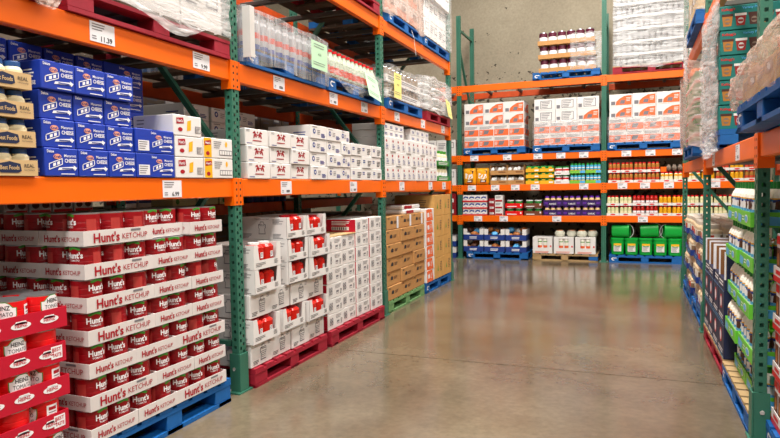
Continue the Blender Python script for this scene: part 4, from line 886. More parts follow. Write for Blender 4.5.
for r in range(2):
    for c in range(2):
        x, z = .13 + .307*c, ZB + .178*r
        if r: on('B', one('cardboard_sheet', 'sheet', (.28, .28, .004), MB().box(-.14, -.14, 0, .14, .14, .004, 'kraft_card')), x, .02, z - .0045, f'cardboard sheet under upper snack tray, {("left", "right")[c]}')
        on('B', KT2, x, .01, z, f'brown tray of white snack bags, {("lower", "upper")[r]} {("left", "right")[c]}', 'snack bag trays')
        for i in range(5): put(BW[(i + r) % 3], (x - .108 + .054*i, D_BACK + .1 + .02*(i % 2), z + .02 + .012*(i % 2)), 0, f'white snack bag in {("lower", "upper")[r]} {("left", "right")[c]} brown tray, {ORD[i]} from left', 'white snack bags', (0, random.uniform(-.2, .2), random.uniform(-.15, .15)))
YT = tray('yellow_tray', .24, .2, .06, 'yellow', lambda mb, F, w: mb.rect(F, w*.65, .018, w*.93, .042, 'white_print'), False)
GC = one('green_pack', 'pack', (.115, .12, .1), MB().box(-.057, -.06, 0, .057, .06, .1, 'green_pack', .012).rect(Face((-.057, -.06, 0), (1, 0, 0), (0, 0, 1), .114, .1), .03, .06, .085, .08, 'yellow', .001))
for r in range(3):
    for c in range(2):
        x, z = .735 + .246*c, ZB + .106*r
        on('B', YT, x, .01, z, f'yellow tray of green packs, {("bottom", "middle", "top")[r]} row, {("left", "right")[c]}', 'yellow trays')
        for i in range(2): put(GC, (x - .058 + .116*i, D_BACK + .01 + .075, z + .0045), 0, f'green pack in {("bottom", "middle", "top")[r]} {("left", "right")[c]} yellow tray, {("left", "right")[i]} one', 'green packs')
WTT = tray('white_tray', .25, .2, .06, 'card_white', lambda mb, F, w: mb.lines(F, w*.1, .035, w*.35, 1, .01, .012, 'ink_red'), False)
GW = one('tub', 'tub', (.115, .115, .145), MB().lathe([(.054, 0, 'white_print'), (.057, .07, 'cap_red'), (.057, .1, 'white_print'), (.057, .118, 'green_pack'), (.058, .145, 'green_pack'), (0, .145, 'green_pack')], 16))
for r in range(2):
    on('B', WTT, 1.235, .01, ZB + .151*r, f'white tray of green lidded tubs, {("lower", "upper")[r]} one', 'white tub trays')
    for i in range(2): put(GW, (1.175 + .12*i, D_BACK + .01 + .07, ZB + .151*r + .0045), 0, f'white tub with green lid, {("lower", "upper")[r]} {("left", "right")[i]}', 'green lidded tubs')
LT = tray('lime_tray', .255, .2, .05, 'lime_label', lambda mb, F, w: mb.rect(F, w*.66, 0.004, w - .004, .046, 'label_sky'), False)
CB2 = one('bottle', 'bottle', (.06, .06, .168), MB().lathe([(.027, 0, 'honey'), (.029, .06, 'cyan_label'), (.029, .085, 'white_print'), (.029, .1, 'cyan_label'), (.029, .135, 'green_pack'), (.024, .14, 'green_pack'), (.024, .165, 'green_pack'), (0, .168, 'green_pack')], 12))
for r in range(2):
    for c in range(2):
        x, z = 1.495 + .261*c, ZB + .174*r
        on('B', LT, x, .01, z, f'lime and blue bottle tray, {("lower", "upper")[r]} {("left", "right")[c]}', 'lime bottle trays')
        for i in range(4): put(CB2, (x - .092 + .0615*i, D_BACK + .01 + .04, z + .0045), 0, f'pale blue bottle with green cap, {("lower", "upper")[r]} {("left", "right")[c]} tray, {ORD[i]}', 'pale blue bottles')
# third shelf (lowest beam), left to right
def mkp(mb, F): mb.poly(F, [(F.w*.08, F.h*.4), (F.w*.5, F.h*.62), (F.w*.92, F.h*.45), (F.w*.92, F.h*.75), (F.w*.4, F.h*.82), (F.w*.08, F.h*.62)], 'ink_blue'); mb.lines(F, F.w*.3, F.h*.28, F.w*.4, 1, .01, F.h*.06, 'ink_blue')
MK = carton('milk_carton', .108, .12, .1175, 'card_white', mkp, None, 'carton', .003); MKT = tray('milk_tray', .46, .2, .022, 'cap_red', None, False)
for r in range(3):
    on('B', MKT, -.315, .01, ZC2 + .124*r, f'red edged milk tray, {("bottom", "middle", "top")[r]} of three', 'milk trays')
    for i in range(4): put(MK, (-.315 + .112*(i - 1.5), D_BACK + .01 + .07, ZC2 + .124*r + .0045), 0, f'white milk carton with blue wave, {("bottom", "middle", "top")[r]} row, {ORD[i]} from left', 'milk cartons')
def dr(mb, F): mb.rect(F, F.w*.15, F.h*.2, F.w*.85, F.h*.55, 'card_white'); mb.lines(F, F.w*.2, F.h*.48, F.w*.5, 2, F.h*.12, F.h*.05, 'ink_dark', .002)
DR = carton('dark_red_pack', .11, .2, .1, 'dark_red', dr, None, 'pack'); WR = carton('white_pack', .14, .2, .12, 'card_white', lambda mb, F: [mb.rect(F, F.w*.05, F.h*.05, F.w*.95, F.h*.3, 'ink_red'), mb.lines(F, F.w*.1, F.h*.85, F.w*.7, 3, F.h*.12, F.h*.06, 'ink_grey')], None, 'pack')
for r in range(3):
    put(DR, (.0, D_BACK + .12, ZC2 + .102*r), 0, f'dark red pack on back shelf beside milk, {("bottom", "middle", "top")[r]}', 'dark red packs')
    put(WR, (.13, D_BACK + .12, ZC2 + .122*r), 0, f'white and red pack left of red trays, {("bottom", "middle", "top")[r]}', 'white and red packs')
OT = tray('orange_tray', .31, .2, .08, 'heinz_red', lambda mb, F, w: [mb.lines(F, w*.1, .03, w*.6, 1, .01, .014, 'white_print'), mb.rect(F, w*.85, .03, w*.93, .06, 'white_print')], False); BRT = tray('brown_tray', .31, .2, .08, 'brown_tray', lambda mb, F, w: [mb.lines(F, w*.1, .03, w*.5, 1, .01, .014, 'white_print'), mb.rect(F, w*.85, .04, w*.93, .07, 'white_print')], False)
TUB = one('tub', 'tub', (.13, .13, .132), MB().lathe([(.055, 0, 'white_print'), (.06, .075, 'green_pack'), (.062, .112, 'white_print'), (.064, .118, 'white_print'), (.064, .13, 'white_print'), (0, .132, 'white_print')], 16))
for r in range(2):
    for x, k, nm in ((.405, OT, 'red'), (.745, BRT, 'brown')):
        on('B', k, x, .01, ZC2 + .138*r, f'{nm} tray of white tubs on back shelf, {("lower", "upper")[r]} one', 'tub trays')
        for i in range(2): put(TUB, (x - .075 + .15*i, D_BACK + .01 + .085, ZC2 + .138*r + .0045), 0, f'white tub with green band, {nm} {("lower", "upper")[r]} tray, {("left", "right")[i]}', 'white tubs')
def gp(mb, F, w): mb.txt(F, 'GARLIC', w*.5, .035, .028, 'white_print', w*.36, .02); mb.lines(F, w*.06, .06, w*.2, 2, .02, .01, 'cap_purple'); mb.lines(F, w*.76, .06, w*.18, 2, .02, .01, 'cap_purple')
PT = tray('purple_tray', .318, .2, .1, 'purple', gp, False)
GJ = one('garlic_jar', 'jar', (.09, .09, .165), MB().lathe([(.043, 0, 'garlic_cream'), (.045, .01, 'garlic_cream'), (.045, .1, 'garlic_cream'), (.034, .133, 'cap_purple'), (.036, .134, 'cap_purple'), (.036, .162, 'cap_purple'), (0, .164, 'cap_purple')], 16))
for r in range(2):
    for c in range(3):
        x, z = 1.08 + .322*c, ZC2 + .1705*r
        on('B', PT, x, .01, z, f'purple garlic tray on back shelf, {("lower", "upper")[r]} row, {ORD[c]} from left', 'purple garlic trays')
        for i in range(3): put(GJ, (x - .1 + .1*i, D_BACK + .01 + .055, z + .0045), 0, f'garlic jar with purple cap, {("lower", "upper")[r]} row, {ORD[c*3+i]} from left', 'garlic jars')
# right-hand bay jars
def sj(name, body, lab): return one(name, 'jar', (.062, .062, .164), MB().lathe([(.028, 0, body), (.03, .01, body), (.03, .045, lab), (.03, .08, body), (.03, .125, body), (.022, .138, 'cap_red'), (.024, .139, 'cap_red'), (.024, .162, 'cap_red'), (0, .164, 'cap_red')], 12))
JA, JR, JD, JH = sj('sauce_jar', 'sauce_amber', 'label_red'), sj('sauce_jar', 'sauce_red', 'white_print'), sj('dressing_jar', 'dressing', 'mayo_cream'), sj('honey_jar', 'honey', 'honey')
JL = one('sauce_jar', 'jar', (.062, .062, .164), MB().lathe([(.028, 0, 'mayo_cream'), (.03, .01, 'mayo_cream'), (.03, .09, 'honey'), (.03, .125, 'mayo_cream'), (.022, .138, 'cap_red'), (.024, .139, 'cap_red'), (.024, .162, 'cap_red'), (0, .164, 'cap_red')], 12))
WJT = tray('jar_tray', .198, .2, .042, 'card_white', lambda mb, F, w: mb.oval(F, w*.5, .02, w*.2, .012, 'cap_red'), False)
RN = ('lower', 'upper')
def jars(x0, n, z, kinds, nm):
    for r in range(2):
        for c in range(n):
            x, zz = x0 + .202*c, z + .1695*r; k = kinds[c] if isinstance(kinds[c], Kind) else kinds[c][r]
            if k is None: continue
            on('B', WJT, x, .01, zz, f'white and red jar tray, {nm} shelf, {RN[r]} row, {ORD[c]} from left', 'white jar trays')
            for i in range(3): put(k, (x - .062 + .062*i, D_BACK + .01 + .038, zz + .0045), 0, f'red capped jar, {nm} shelf right bay, {RN[r]} row, {ORD[c]} tray, {("left", "middle", "right")[i]}', 'red capped jars')
jars(2.09, 11, ZB, [JA, JA, JA, JA, (JL, None), (JL, None), (JL, None), JH, JA, JH, JA], 'second')
jars(2.07, 11, ZC2, [JD, JD, JR, JR, JH, JH, JD, JD, JD, JD, JD], 'lowest')
for i in range(4): put(BW[2], (2.93 + .085*i, D_BACK + .12, ZB + .172), 0, f'small brown pouch lying on light jars, {ORD[i]} from left', 'brown pouches')
put(carton('orange_box', .09, .1, .09, 'orange_steel'), (2.85, D_BACK + .1, ZB + .16), 0, 'small orange box on top of light jars')
# floor: pastry display boxes
def pastry_box():
    w, d, h = .37, .4, .2; mb = MB(); t = .006
    mb.box(-w/2, -d/2, 0, w/2, d/2, t, 'tray_navy'); mb.box(-w/2, -d/2, t, w/2, -d/2 + t, h*.48, 'tray_navy'); mb.box(-w/2, d/2 - t, t, w/2, d/2, h, 'card_white')
    for s in (-1, 1):
        x0, x1 = sorted((s*w/2, s*(w/2 - t))); mb.box(x0, -d/2 + t, t, x1, d/2 - t, h*.5, 'tray_navy'); mb.box(x0, -d/2, h*.5, x1, d/2 - t, h, 'card_white')
        x0, x1 = sorted((s*(w/2 - t), s*(w/2 - .07))); mb.box(x0, -d/2, h*.48, x1, -d/2 + t, h, 'card_white')
    F = front(w, d, h); mb.lines(F, w*.3, h*.3, w*.4, 2, h*.12, h*.06, 'white_print')
    return one('display_box', 'box', (w, d, h), mb)
PB = pastry_box()
PA = [one('pastry_pack', 'pack', (.11, .15, .09), sack(.112, .13, .1, m, 40 + i)) for i, m in enumerate(('pastry', 'bag_white', 'choc', 'pastry', 'label_sky'))]
for r in range(2):
    for c in range(3):
        x, z = -.34 + .388*c, .132 + .215*r
        if r: on('B', one('cardboard_sheet', 'sheet', (.36, .38, .004), MB().box(-.18, -.19, 0, .18, .19, .004, 'card_white')), x, .02, z - .0055, f'cardboard sheet under upper pastry box, {ORD[c]} from left')
        on('B', PB, x, .005, z, f'navy and white pastry display box, {RN[r]} row, {ORD[c]} from left', 'pastry display boxes')
        for i in range(6):
            put(PA[(i*2 + c + r) % 5], (x - .114 + .114*(i % 3), D_BACK + .085 + .15*(i // 3), z + .018 + .075*(i // 3) + .03*(i % 2)), 0, f'pastry pack in {RN[r]} display box {ORD[c]} from left, {("front", "rear")[i//3]} {("left", "middle", "right")[i%3]}', 'pastry packs', (random.uniform(-.3, .1), random.uniform(-.3, .3), random.uniform(-.6, .6)))
# white window boxes with tubs on top
def wb():
    w, d, h = .335, .4, .285; mb = MB(); mb.box(-w/2, -d/2 + .03, 0, w/2, d/2, h, 'card_white', .004)
    for x in (-.125, .125): mb.box(x - .0425, -d/2, 0, x + .0425, -d/2 + .0295, h, 'card_white')
    mb.box(-.082, -d/2, 0, .082, -d/2 + .0295, .1, 'card_white'); mb.box(-.082, -d/2, .26, .082, -d/2 + .0295, h, 'card_white')
    F = front(w, d, h); mb.lines(F, .04, .035, .25, 2, .018, .008, 'orange_print'); mb.rect(F, .295, .11, .32, .14, 'cap_red')
    for x in (-.045, .045): mb.lathe([(.034, .1001, 'orange_print'), (.036, .14, 'bottle_cream'), (.036, .2, 'leaf_green'), (.036, .215, 'bottle_cream'), (.028, .25, 'frost'), (0, .256, 'frost')], 12, (x, -d/2 + .028, 0))
    mb.rect(Face((-w/2, -d/2, 0), (1, 0, 0), (0, 0, 1), w, h), .09, .1, .13, .14, 'cap_red'); mb.rect(Face((-w/2, -d/2, 0), (1, 0, 0), (0, 0, 1), w, h), .2, .1, .245, .13, 'orange_print')
    return one('window_box', 'box', (w, d, h), mb)
WBX = wb()
for c in range(3): on('B', WBX, .905 + .36*c, -.01, .132, f'white box with window cut in front, {ORD[c]} from left on wooden pallet', 'white window boxes', 0, .02)
RT = one('tub', 'tub', (.18, .18, .12), MB().lathe([(.05, 0, 'frost'), (.078, .015, 'frost'), (.09, .055, 'frost'), (.082, .088, 'frost'), (.06, .108, 'lid_orange'), (.055, .118, 'lid_orange'), (0, .12, 'lid_orange')], 18))
for i, x in enumerate((1.19, 1.385, 1.56, 1.735)): put(RT, (x, D_BACK + .13 + .05*(i % 2), .419), 0, f'round frosted tub with orange lid on white boxes, {ORD[i]} from left', 'frosted tubs')
# green buckets
def bucket(lidded=True):
    b = MB(); h = .285
    b.lathe([(0, 0, 'bucket_green'), (.088, 0, 'bucket_green'), (.1, .01, 'bucket_green'), (.106, h - .03, 'bucket_green')], 24, (0, 0, 0), .75, False)
    if lidded:
        F = Face((-.06, -.109, .06), (1, 0, 0), (0, 0, 1), .12, .14); b.rect(F, 0, 0, .12, .1, 'card_white', .003); b.rect(F, 0, .1, .12, .135, 'yellow', .003); b.lines(F, .01, .09, .1, 5, .017, .006, 'ink_grey', .004)
    l = MB().lathe([(.112, h - .03, 'bucket_green'), (.112, h - .005, 'bucket_green'), (.1, h, 'bucket_green'), (0, h, 'bucket_green')], 24, (0, 0, 0), .75)
    if not lidded: l = MB().lathe([(.112, h - .03, 'bucket_green'), (.112, h - .005, 'bucket_green'), (.104, h, 'bucket_green'), (.1, h - .01, 'bucket_green'), (.094, .02, 'bucket_green'), (0, .02, 'bucket_green')], 24, (0, 0, 0), .75, False)
    hd = MB()
    for k in range(8):
        a, c = PI*k/8, PI*(k+1)/8; P = lambda t: (-.118*math.cos(t), -.118*math.sin(t)*.97 - .004, h - .045 - .09*math.sin(t)) if lidded else (-.118*math.cos(t), -.02 + .0*t, h - .04 + .1*math.sin(t))
        hd.bar(P(a), P(c), .008, .008, 'white_plastic' if not lidded else 'bucket_green', (.3, .2, 1))
    return many('bucket', 'bucket', (.224, .224, h), ('body', b, (0, 0, 0), []), ('lid' if lidded else 'rim', l, (0, 0, 0), []), ('handle', hd, (0, 0, 0), []))
BK, BKO = bucket(), bucket(False)
for i in range(6): put(BK, (2.145 + .222*i if i < 5 else 3.27, D_BACK + .125, .132), 0, f'green bucket with white and yellow label, {ORD[i]} from left on blue pallet', 'labelled green buckets')
for i, (x, ry) in enumerate(((2.06, PI/2), (2.5, PI/2), (3.14, -PI/2))):
    o = put(BKO, (x, D_BACK + .16, .132 + .285 + .114), 0, f'open green bucket lying on its side, {ORD[i]} from left on top', 'open green buckets', (0, ry - .06*(i == 1), .15 * (i - 1)))
# glimpses left of the back rack's middle bay
RB = carton('red_box', .3, .3, .2, 'dark_red', dr); 
for c in range(3):
    for t in range(2):
        put(RB, (-.82 - .32*c, D_BACK + .18, ZC2 + .202*t), 0, f'dark red box left of back rack upright, {ORD[c]} leftwards, {RN[t]}', 'dark red boxes')
        on('B', PB, -.86 - .388*c, .005, .0 + .002 + .215*t, f'navy pastry box on floor left of back upright, {ORD[c]} leftwards, {RN[t]}', 'pastry display boxes')
        put(WPK, (-.85 - .38*c, D_BACK + .28, ZB if t == 0 else 1.894), 0, f'white carton left of back rack upright, {ORD[c]} leftwards, {RN[t]} shelf', 'white cartons by the corner')

# ------------------------------------------------------------------ right rack
# bottled drinks in lime trays
def drink():
    r, h = .042, .232
    b = MB().lathe([(r*.92, 0, 'label_sky'), (r, .008, 'white_print'), (r, .07, 'label_sky'), (r, .086, 'white_print'), (r, .128, 'label_sky'), (r, .137, 'yellow'), (r, .145, 'bottle_cream'), (r*.88, .162, 'bottle_cream'), (r*.6, .182, 'bottle_cream'), (r*.36, .2, 'bottle_cream')], 16)
    for k in range(3):
        a = -PI/2 + k*2.1; b.patch_cyl([(-.018, -.02), (.012, -.024), (.02, .0), (.01, .026), (-.014, .02)], r, .108, 'choc', a, .001); b.patch_cyl([(-.03, .028), (.03, .034), (.026, .048), (-.03, .042)], r, .093, 'ink_blue', a, .001)
    c = MB().lathe([(r*.46, .19, 'cap_green'), (r*.46, h - .003, 'cap_green'), (r*.52, h, 'cap_green'), (0, h, 'cap_green')], 16)
    return many('drink_bottle', 'bottle', (2*r, 2*r, h), ('body', b, (0, 0, 0), []), ('cap', c, (0, 0, 0), []))
DB = drink()
def dt(mb, F, w):
    mb.poly(F, [(w*.05, .012), (w*.3, .008), (w*.36, .05), (w*.08, .06)], 'label_sky'); mb.oval(F, w*.7, .038, w*.12, .022, 'white_print'); mb.oval(F, w*.7, .038, w*.1, .017, 'label_sky', .002); mb.lines(F, w*.4, .05, w*.14, 2, .016, .007, 'white_print')
def drink_tray(w):
    d, h = .46, .238; mb = MB(); t = .004; m = 'tray_lime'
    mb.box(-w/2, -d/2, 0, w/2, d/2, t, m); mb.box(-w/2, -d/2, t, w/2, -d/2 + t, .078, m); mb.box(-w/2, d/2 - t, t, w/2, d/2, .078, m)
    for s in (-1, 1):
        x0, x1 = sorted((s*w/2, s*(w/2 - t))); mb.box(x0, -d/2 + t, t, x1, d/2 - t, .078, m)
    dt(mb, front(w, d, .08), w); dt(mb, right(w, d, .08), d); dt(mb, left(w, d, .08), d)
    return one('drink_tray', 'tray', (w, d, h), mb)
DT = drink_tray(.452)
for t in range(5):
    z = .132 + .2415*t
    for c in range(2):
        y = .515 + .462*c; sb = .045 if t == 0 else -.012 + .012*((t + c) % 2)
        on('R', DT, y, sb, z, f'lime green drink tray on right rack, {TIER[t]} layer, {("nearer", "farther")[c]} one', 'lime drink trays', 0, .012)
        for i in range(5):
            for q in range(2 if (t == 4 or i == 0) else 1):
                put(DB, (X_RIGHT + sb + .052 + .088*q, y - .176 + .088*i, z + .0045), random.uniform(0, 6), f'drink bottle with green cap, layer {t+1} {("nearer", "farther")[c]} lime tray, {ORD[i]} from camera' + (', inner row' if q else ''), 'drink bottles')
# navy cartons
def nv(mb, F):
    w, h = F.w, F.h; mb.oval(F, w*.5, h*.6, w*.17, w*.17, 'cap_red'); mb.oval(F, w*.5, h*.6, w*.12, w*.12, 'white_print', .002); mb.lines(F, w*.1, h*.24, w*.8, 2, h*.08, h*.04, 'white_print'); mb.rect(F, .004, .006, w - .004, .012, 'label_sky'); mb.rect(F, .004, h - .01, w - .004, h - .006, 'label_sky')
def nst(mb, F): mb.lines(F, F.w*.2, F.h*.3, F.w*.5, 2, F.h*.1, F.h*.04, 'white_print'); mb.lines(F, F.w*.86, F.h*.92, F.w*.1, 6, F.h*.14, F.h*.06, 'cap_red')
NV = carton('navy_carton', .296, .5, .234, 'navy_card', nv, nst)
def open_case():
    w, d, h = .296, .5, .26; mb = MB(); t = .008
    mb.box(-w/2, -d/2, 0, w/2, d/2, .07, 'navy_card'); F = front(w, d, .07); mb.txt(F, 'BUSH', w*.5, .038, .03, 'white_print', w*.5, .02) if 0 else mb.lines(F, w*.12, .052, w*.76, 2, .022, .011, 'white_print')
    for x in (-w/2, w/2 - t): mb.box(x, -d/2 + .01, .07, x + t, d/2, h - .012, 'rim_brown'); mb.box(x, -d/2, .07, x + t, -d/2 + .0099, h, 'white_print'); mb.box(x, -d/2 + .01, h - .012, x + t, d/2, h, 'white_print')
    mb.box(-w/2 + t, d/2 - t, .07, w/2 - t, d/2, h, 'rim_brown'); mb.box(-w/2 + .03, -d/2 + .03, .0701, w/2 - .03, d/2 - .03, h - .04, 'navy_card')
    F = right(w, d, h); mb.rect(F, .012, .06, d - .004, h - .014, 'navy_card')
    return one('open_navy_case', 'box', (w, d, h), mb)
ONC = open_case()
for c in range(4):
    y = 1.445 + .302*c
    for t in range(2): on('R', NV, y, -.006, .132 + .2355*t, f'navy carton with red and white roundel, {RN[t]} layer, {ORD[c]} from camera', 'navy cartons', 0, .01)
    on('R', ONC, y, -.006 + .006*(c % 2), .6045, f'open navy case with white edged brown walls, {ORD[c]} from camera', 'open navy cases', 0, .02)
    on('R', NV, y, .53, .132, f'navy carton hidden in second row, lower, {ORD[c]} from camera', 'navy cartons'); on('R', NV, y, .53, .3685, f'navy carton hidden in second row, upper, {ORD[c]} from camera', 'navy cartons')
    on('R', NV, y, .53, .604, f'navy carton at back behind open case, {ORD[c]} from camera', 'navy cartons')
TBB = one('large_tub', 'tub', (.27, .27, .19), MB().lathe([(.115, 0, 'tub_brown'), (.12, .02, 'pale_card'), (.12, .13, 'tub_brown'), (.12, .15, 'jar_lid'), (.128, .151, 'jar_lid'), (.128, .18, 'jar_lid'), (.12, .188, 'jar_lid'), (0, .188, 'jar_lid')], 20, (0, 0, 0), .6))
for c in range(3):
    for t in range(2): put(TBB, (X_RIGHT + .68, 1.85 + .29*c, .839 + .192*t), 0, f'large brown tub on navy cartons at back, {ORD[c]} from camera, {RN[t]}', 'large brown tubs')
# tan jars in blue trays
TJ = jar('tan_jar', .072, .2, 'jar_tan', 'jar_lid', lambda mb, r, h: [mb.patch_cyl([(-.03, -.035), (.03, -.035), (.03, .03), (-.03, .03)], r, h*.36, 'tub_brown' if k % 2 else 'label_red', -PI/2 + k*1.57, .0012) for k in range(4)], 'bottle_cream')
BTT = tray('blue_tray', .5, .46, .062, 'tray_navy', lambda mb, F, w: mb.lines(F, w*.2, .042, w*.6, 2, .018, .008, 'label_sky'))
for t in range(4):
    z = .132 + .2055*t
    for c in range(4):
        y = 3.1 + .515*c + (.12 if c > 1 else 0); sb = .0 + .02*((t + c) % 2)
        on('R', BTT, y, sb, z, f'blue tray of tan jars, far right bay, {TIER[t]} layer, {ORD[c]} from camera', 'blue jar trays', 0, .01)
        for i in range(3):
            for q in range(1 if t < 3 else 3): put(TJ, (X_RIGHT + sb + .082 + .148*q, y - .16 + .16*i, z + .0045), random.uniform(0, 6), f'tan lidded jar, far right bay layer {t+1}, {ORD[c*3+i]} from camera' + (f', row {q+1}' if q else ''), 'tan jars')
# red and white trays beyond the big upright
def rw(mb, F, w): mb.rect(F, .002, .002, w - .002, .03, 'cap_red'); mb.lines(F, w*.15, .06, w*.3, 1, .01, .02, 'cap_red')
RWT = tray('red_and_white_tray', .36, .3, .075, 'card_white', rw); BPK = carton('printed_pack', .084, .2, .23, 'card_white', lambda mb, F: [mb.rect(F, .006, .02, F.w - .006, F.h*.7, 'brown_tray'), mb.oval(F, F.w*.5, F.h*.45, F.w*.25, F.h*.14, 'pastry', .002), mb.rect(F, .006, F.h*.78, F.w - .006, F.h*.95, 'cap_red', .002)], lambda mb, F: mb.rect(F, .01, .02, F.w*.8, F.h*.7, 'brown_tray'), 'pack')
on('R', P_BLUE, -.33, .05, 0, 'blue pallet at right edge under red and white trays', 'pallets')
for t in range(4):
    z = .132 + .238*t
    for c in range(2):
        on('R', RWT, -.02 - .37*c, .07, z, f'white tray with red stripe at right edge, {TIER[t]} layer, {("farther", "nearer")[c]}', 'red striped trays', 0, .01)
        for i in range(4): on('R', BPK, -.02 - .37*c - .129 + .086*i, .08, z + .0045, f'brown and white pack in red striped tray layer {t+1}, {ORD[(1-c)*4+i]} from camera', 'brown and white packs')
        mb = MB().box(-.17, -.14, 0, .17, .14, .004, 'pale_card')
        for s_ in (-1, 1): pass
for t in range(4): on('R', one('divider', 'sheet', (.72, .1, .236), MB().box(-.36, -.05, 0, .36, .05, .236, 'pale_card')), -.205, .375, .132 + .238*t, f'brown cardboard wall behind red striped trays, {TIER[t]} layer')
# overhead loads
def tl(mb, F):
    w, h = F.w, F.h; mb.txt(F, "Kellogg's", .055, h*.84, h*.14, 'cap_red', .085, .02, .002); mb.txt(F, 'Variety Pack', .2, h*.86, h*.13, 'label_sky', .19, .01, .002)
    for i in range(5):
        m = ('cup_orange', 'cup_red', 'cup_brown')[i % 3]; cx = .05 + .082*i
        mb.poly(F, [(cx - .025, h*.16), (cx + .025, h*.16), (cx + .033, h*.56), (cx - .033, h*.56)], m); mb.rect(F, cx - .036, h*.56, cx + .036, h*.66, 'cup_brown' if i % 3 != 1 else 'card_white', .002)
        mb.oval(F, cx, h*.36, .019, h*.13, 'card_grey' if i % 3 == 1 else 'dull_card', .002, 10); mb.rect(F, cx - .016, h*.32, cx + .016, h*.4, m, .003)
TL = carton('teal_carton', .5, .42, .168, 'teal_card', tl, tl)
for t in range(5):
    for c in range(2):
        for r_ in range(2):
            on('R', TL, 1.855 + .505*c, -.02 + .43*r_ + .005*((t + c) % 2), 1.708 + .1735*t, f'teal variety carton, {TIER[t]} layer, {("nearer", "farther")[c]}, {("aisle", "inner")[r_]} side', 'teal cartons', 0, .004)
on('R', shell('stretch_wrap', 1.06, .5, 1.24, 'film_thick', .012, top=False, seed=51, skirt=.06), 2.17, -.055, 1.7, 'milky stretch film round the teal carton stack', 'stretch films') if 0 else None
def drape(name, pts, m, seed, amp=.02, nv=10, width=None):   # loose film hanging on one side: a wavy sheet with a fold's thickness
    R = random.Random(seed); mb = MB(); nu = 16; V = []
    for s_ in (0, 1):
        for j in range(nv + 1):
            for i in range(nu + 1):
                u, v = i / nu, j / nv; a, b, c, d = [Vector(p) for p in pts]
                p = (a*(1-u) + b*u)*(1-v) + (d*(1-u) + c*u)*v; n = (b - a).cross(d - a).normalized()
                V.append(p + n * (amp*math.sin(u*19 + seed + 3*v) * math.sin(v*13 + seed*2) + .006*R.random() + .012*s_))
    N = (nu+1)*(nv+1); F = []
    for s_ in (0, 1):
        for j in range(nv):
            for i in range(nu): q = s_*N + j*(nu+1) + i; F.append((q, q+1, q+nu+2, q+nu+1) if s_ == 0 else (q, q+nu+1, q+nu+2, q+1))
    mb.add(V, F, m, True); return one(name, 'wrap', (1, 1, 1), mb)
x = X_RIGHT - .04
put(drape('stretch_wrap', [(x, 1.6, 1.62), (x, 2.7, 1.62), (x, 2.7, 2.66), (x, 1.6, 2.64)], 'film_thick', 3), (0, 0, 0), 0, 'milky stretch film down the aisle side of teal cartons', 'stretch films')
put(drape('stretch_wrap', [(x + .0, 1.62, 1.56), (x - .05, 1.9, 1.5), (x, 2.4, 1.66), (x, 1.75, 1.72)], 'film_clear', 5, .03), (0, 0, 0), 0, 'bunched clear film tail under the teal cartons', 'stretch films')
put(drape('stretch_wrap', [(.03, -1.44, 2.14), (.035, -1.36, 2.13), (.03, -1.25, 2.3), (.03, -1.55, 2.3)], 'film_pink', 6, .008), (0, 0, 0), 0, 'small tail of film hanging over the upper near beam', 'stretch films')
# the big brown load
def slump(w, d, h0, h1):   # film draped over a load that steps up towards the camera
    R = random.Random(61); mb = MB(); nu, ny, nv = 16, 8, 8; top = lambda u: h0 + (h1 - h0) * min(1, max(0, (u - .05) / .6))**1.1
    def J(a): return R.uniform(-a, a)
    rows = []
    for i in range(nu + 1):
        u = i / nu; x = -w/2 + w*u; H = top(u); r = []
        for j in range(nv + 1): r.append((x + J(.006), -d/2 - .012*math.sin(PI*j/nv) + J(.008), H*j/nv - (.03*(.5 + .5*math.sin(u*17)) if j == 0 else 0)))
        for j in range(1, ny): r.append((x + J(.006), -d/2 + d*j/ny, H + J(.012)))
        for j in range(nv, -1, -1): r.append((x + J(.006), d/2 + J(.008), H*j/nv))
        rows.append(r)
    n = len(rows[0]); V = [p for r in rows for p in r]
    F = [(i*n + j, (i+1)*n + j, (i+1)*n + j + 1, i*n + j + 1) for i in range(nu) for j in range(n - 1)]
    mb.add(V, F, 'film_pink', True); mb.add(rows[0], [tuple(range(n))[::-1]], 'film_pink'); mb.add(rows[-1], [tuple(range(n))], 'film_pink')
    return one('stretch_wrap', 'wrap', (w, d, h1), mb)
BRC3 = carton('wrapped_brown_carton', .36, .55, .3, 'pale_card', plain, plain)
BRC = carton('wrapped_brown_carton', .36, .55, .12, 'pale_card', plain, plain)
for c in range(3):
    for t in range(1): put(BRC, (X_RIGHT + .19 + .02*t, (-.08 - .372*c) if t == 0 else (-.36 - .372*c), 1.7085 + .172*t), -PI/2, f'brown wrapped carton overhead at right edge, {ORD[c]} from upright, {("bottom", "top")[t]}', 'brown wrapped cartons')
k = slump(1.14, .64, .145, .19)
put(k, (X_RIGHT + .19, -.44, 1.7), -PI/2, 'pinkish brown stretch film wrapped over the big overhead load', 'stretch films')
# tins of the far bay
GT2 = one('tin', 'tin', (.13, .13, .16), MB().lathe([(.062, 0, 'can_steel'), (.064, .006, 'cap_green'), (.064, .05, 'cap_red'), (.064, .075, 'white_print'), (.064, .09, 'cap_green'), (.064, .152, 'can_steel'), (.06, .16, 'can_steel'), (0, .158, 'can_steel')], 16))
for t in range(4):
    for i in range(8): put(GT2, (X_RIGHT - .0, 2.98 + .132*i, 1.7085 + .161*t), 0, f'green and red tin overhead far right bay, {TIER[t]} layer, {ORD[i]} from camera', 'green and red tins')
on('R', shell('stretch_wrap', 1.13, .9, .72, 'film_pink', .02, top=False, seed=71, skirt=.05), 3.45, -.105, 1.7, 'pinkish stretch film round green and red tins', 'stretch films')
for c in range(3):
    for t in range(3): on('R', BRC3, 3.24 + .365*c, -.03, 2.933 + .302*t, f'brown carton on highest right shelf, {ORD[c]} from camera, {("bottom", "middle", "top")[t]}', 'brown cartons overhead')
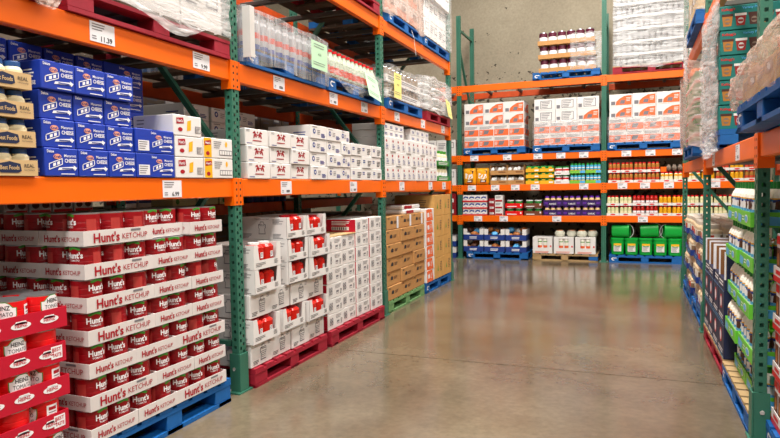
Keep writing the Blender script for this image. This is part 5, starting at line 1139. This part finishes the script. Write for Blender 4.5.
on('R', shell('stretch_wrap', 1.14, .62, .95, 'film_clear', .02, top=False, seed=72, skirt=.05), 3.6, -.07, 2.92, 'clear stretch film round brown cartons on highest right shelf', 'stretch films')
put(drape('stretch_wrap', [(x, 4.35, 2.5), (x, 4.5, 2.45), (x, 4.75, 3.0), (x, 4.2, 3.0)], 'film_thick', 9), (0, 0, 0), 0, 'strip of white film hanging below highest right shelf', 'stretch films')

# ------------------------------------------------------------------ light and camera
def area(name, loc, size, power, color=(1, .965, .91), rot=(0, 0, 0)):
    l = bpy.data.lights.new(name, 'AREA'); l.shape = 'RECTANGLE'; l.size, l.size_y = size; l.energy = power; l.color = color
    o = bpy.data.objects.new(name, l); COL.objects.link(o); o.location = loc; o.rotation_euler = rot; return o
for y in (-10, -6, -2, 2, 5.4): area('ceiling_lamp', (1.6, y, 7.2), (1.2, 2.6), 430)
for y in (-6, -1, 4):
    area('ceiling_lamp', (6.6, y, 7.2), (1.2, 2.6), 330); area('ceiling_lamp', (-4.2, y, 7.2), (1.2, 2.6), 120)
w = bpy.data.worlds.new('World'); SC.world = w; w.use_nodes = True
w.node_tree.nodes['Background'].inputs['Color'].default_value = (1, .97, .93, 1); w.node_tree.nodes['Background'].inputs['Strength'].default_value = .1
cd = bpy.data.cameras.new('Camera'); cam = bpy.data.objects.new('Camera', cd); COL.objects.link(cam); SC.camera = cam
yaw, pitch, roll = .3782, .0517, -.0157
fw = Vector((-math.sin(yaw)*math.cos(pitch), math.cos(yaw)*math.cos(pitch), -math.sin(pitch))); rt = Vector((math.cos(yaw), math.sin(yaw), 0)); up = rt.cross(fw)
r2 = rt*math.cos(roll) + up*math.sin(roll); u2 = up*math.cos(roll) - rt*math.sin(roll)
M4 = Matrix((r2, u2, -fw)).transposed().to_4x4(); M4.translation = (2.3943, -3.3539, 1.3355); cam.matrix_world = M4
cd.sensor_fit = 'HORIZONTAL'; cd.sensor_width = 36; cd.lens = 613.6184 / 780 * 36; cd.clip_start = .05; cd.clip_end = 60
vs = SC.view_settings; vs.view_transform = 'Standard'; vs.look = 'None'; vs.gamma = 1; vs.use_curve_mapping = False; vs.exposure = -.28
SC.cycles.max_bounces = 8; SC.cycles.transparent_max_bounces = 16
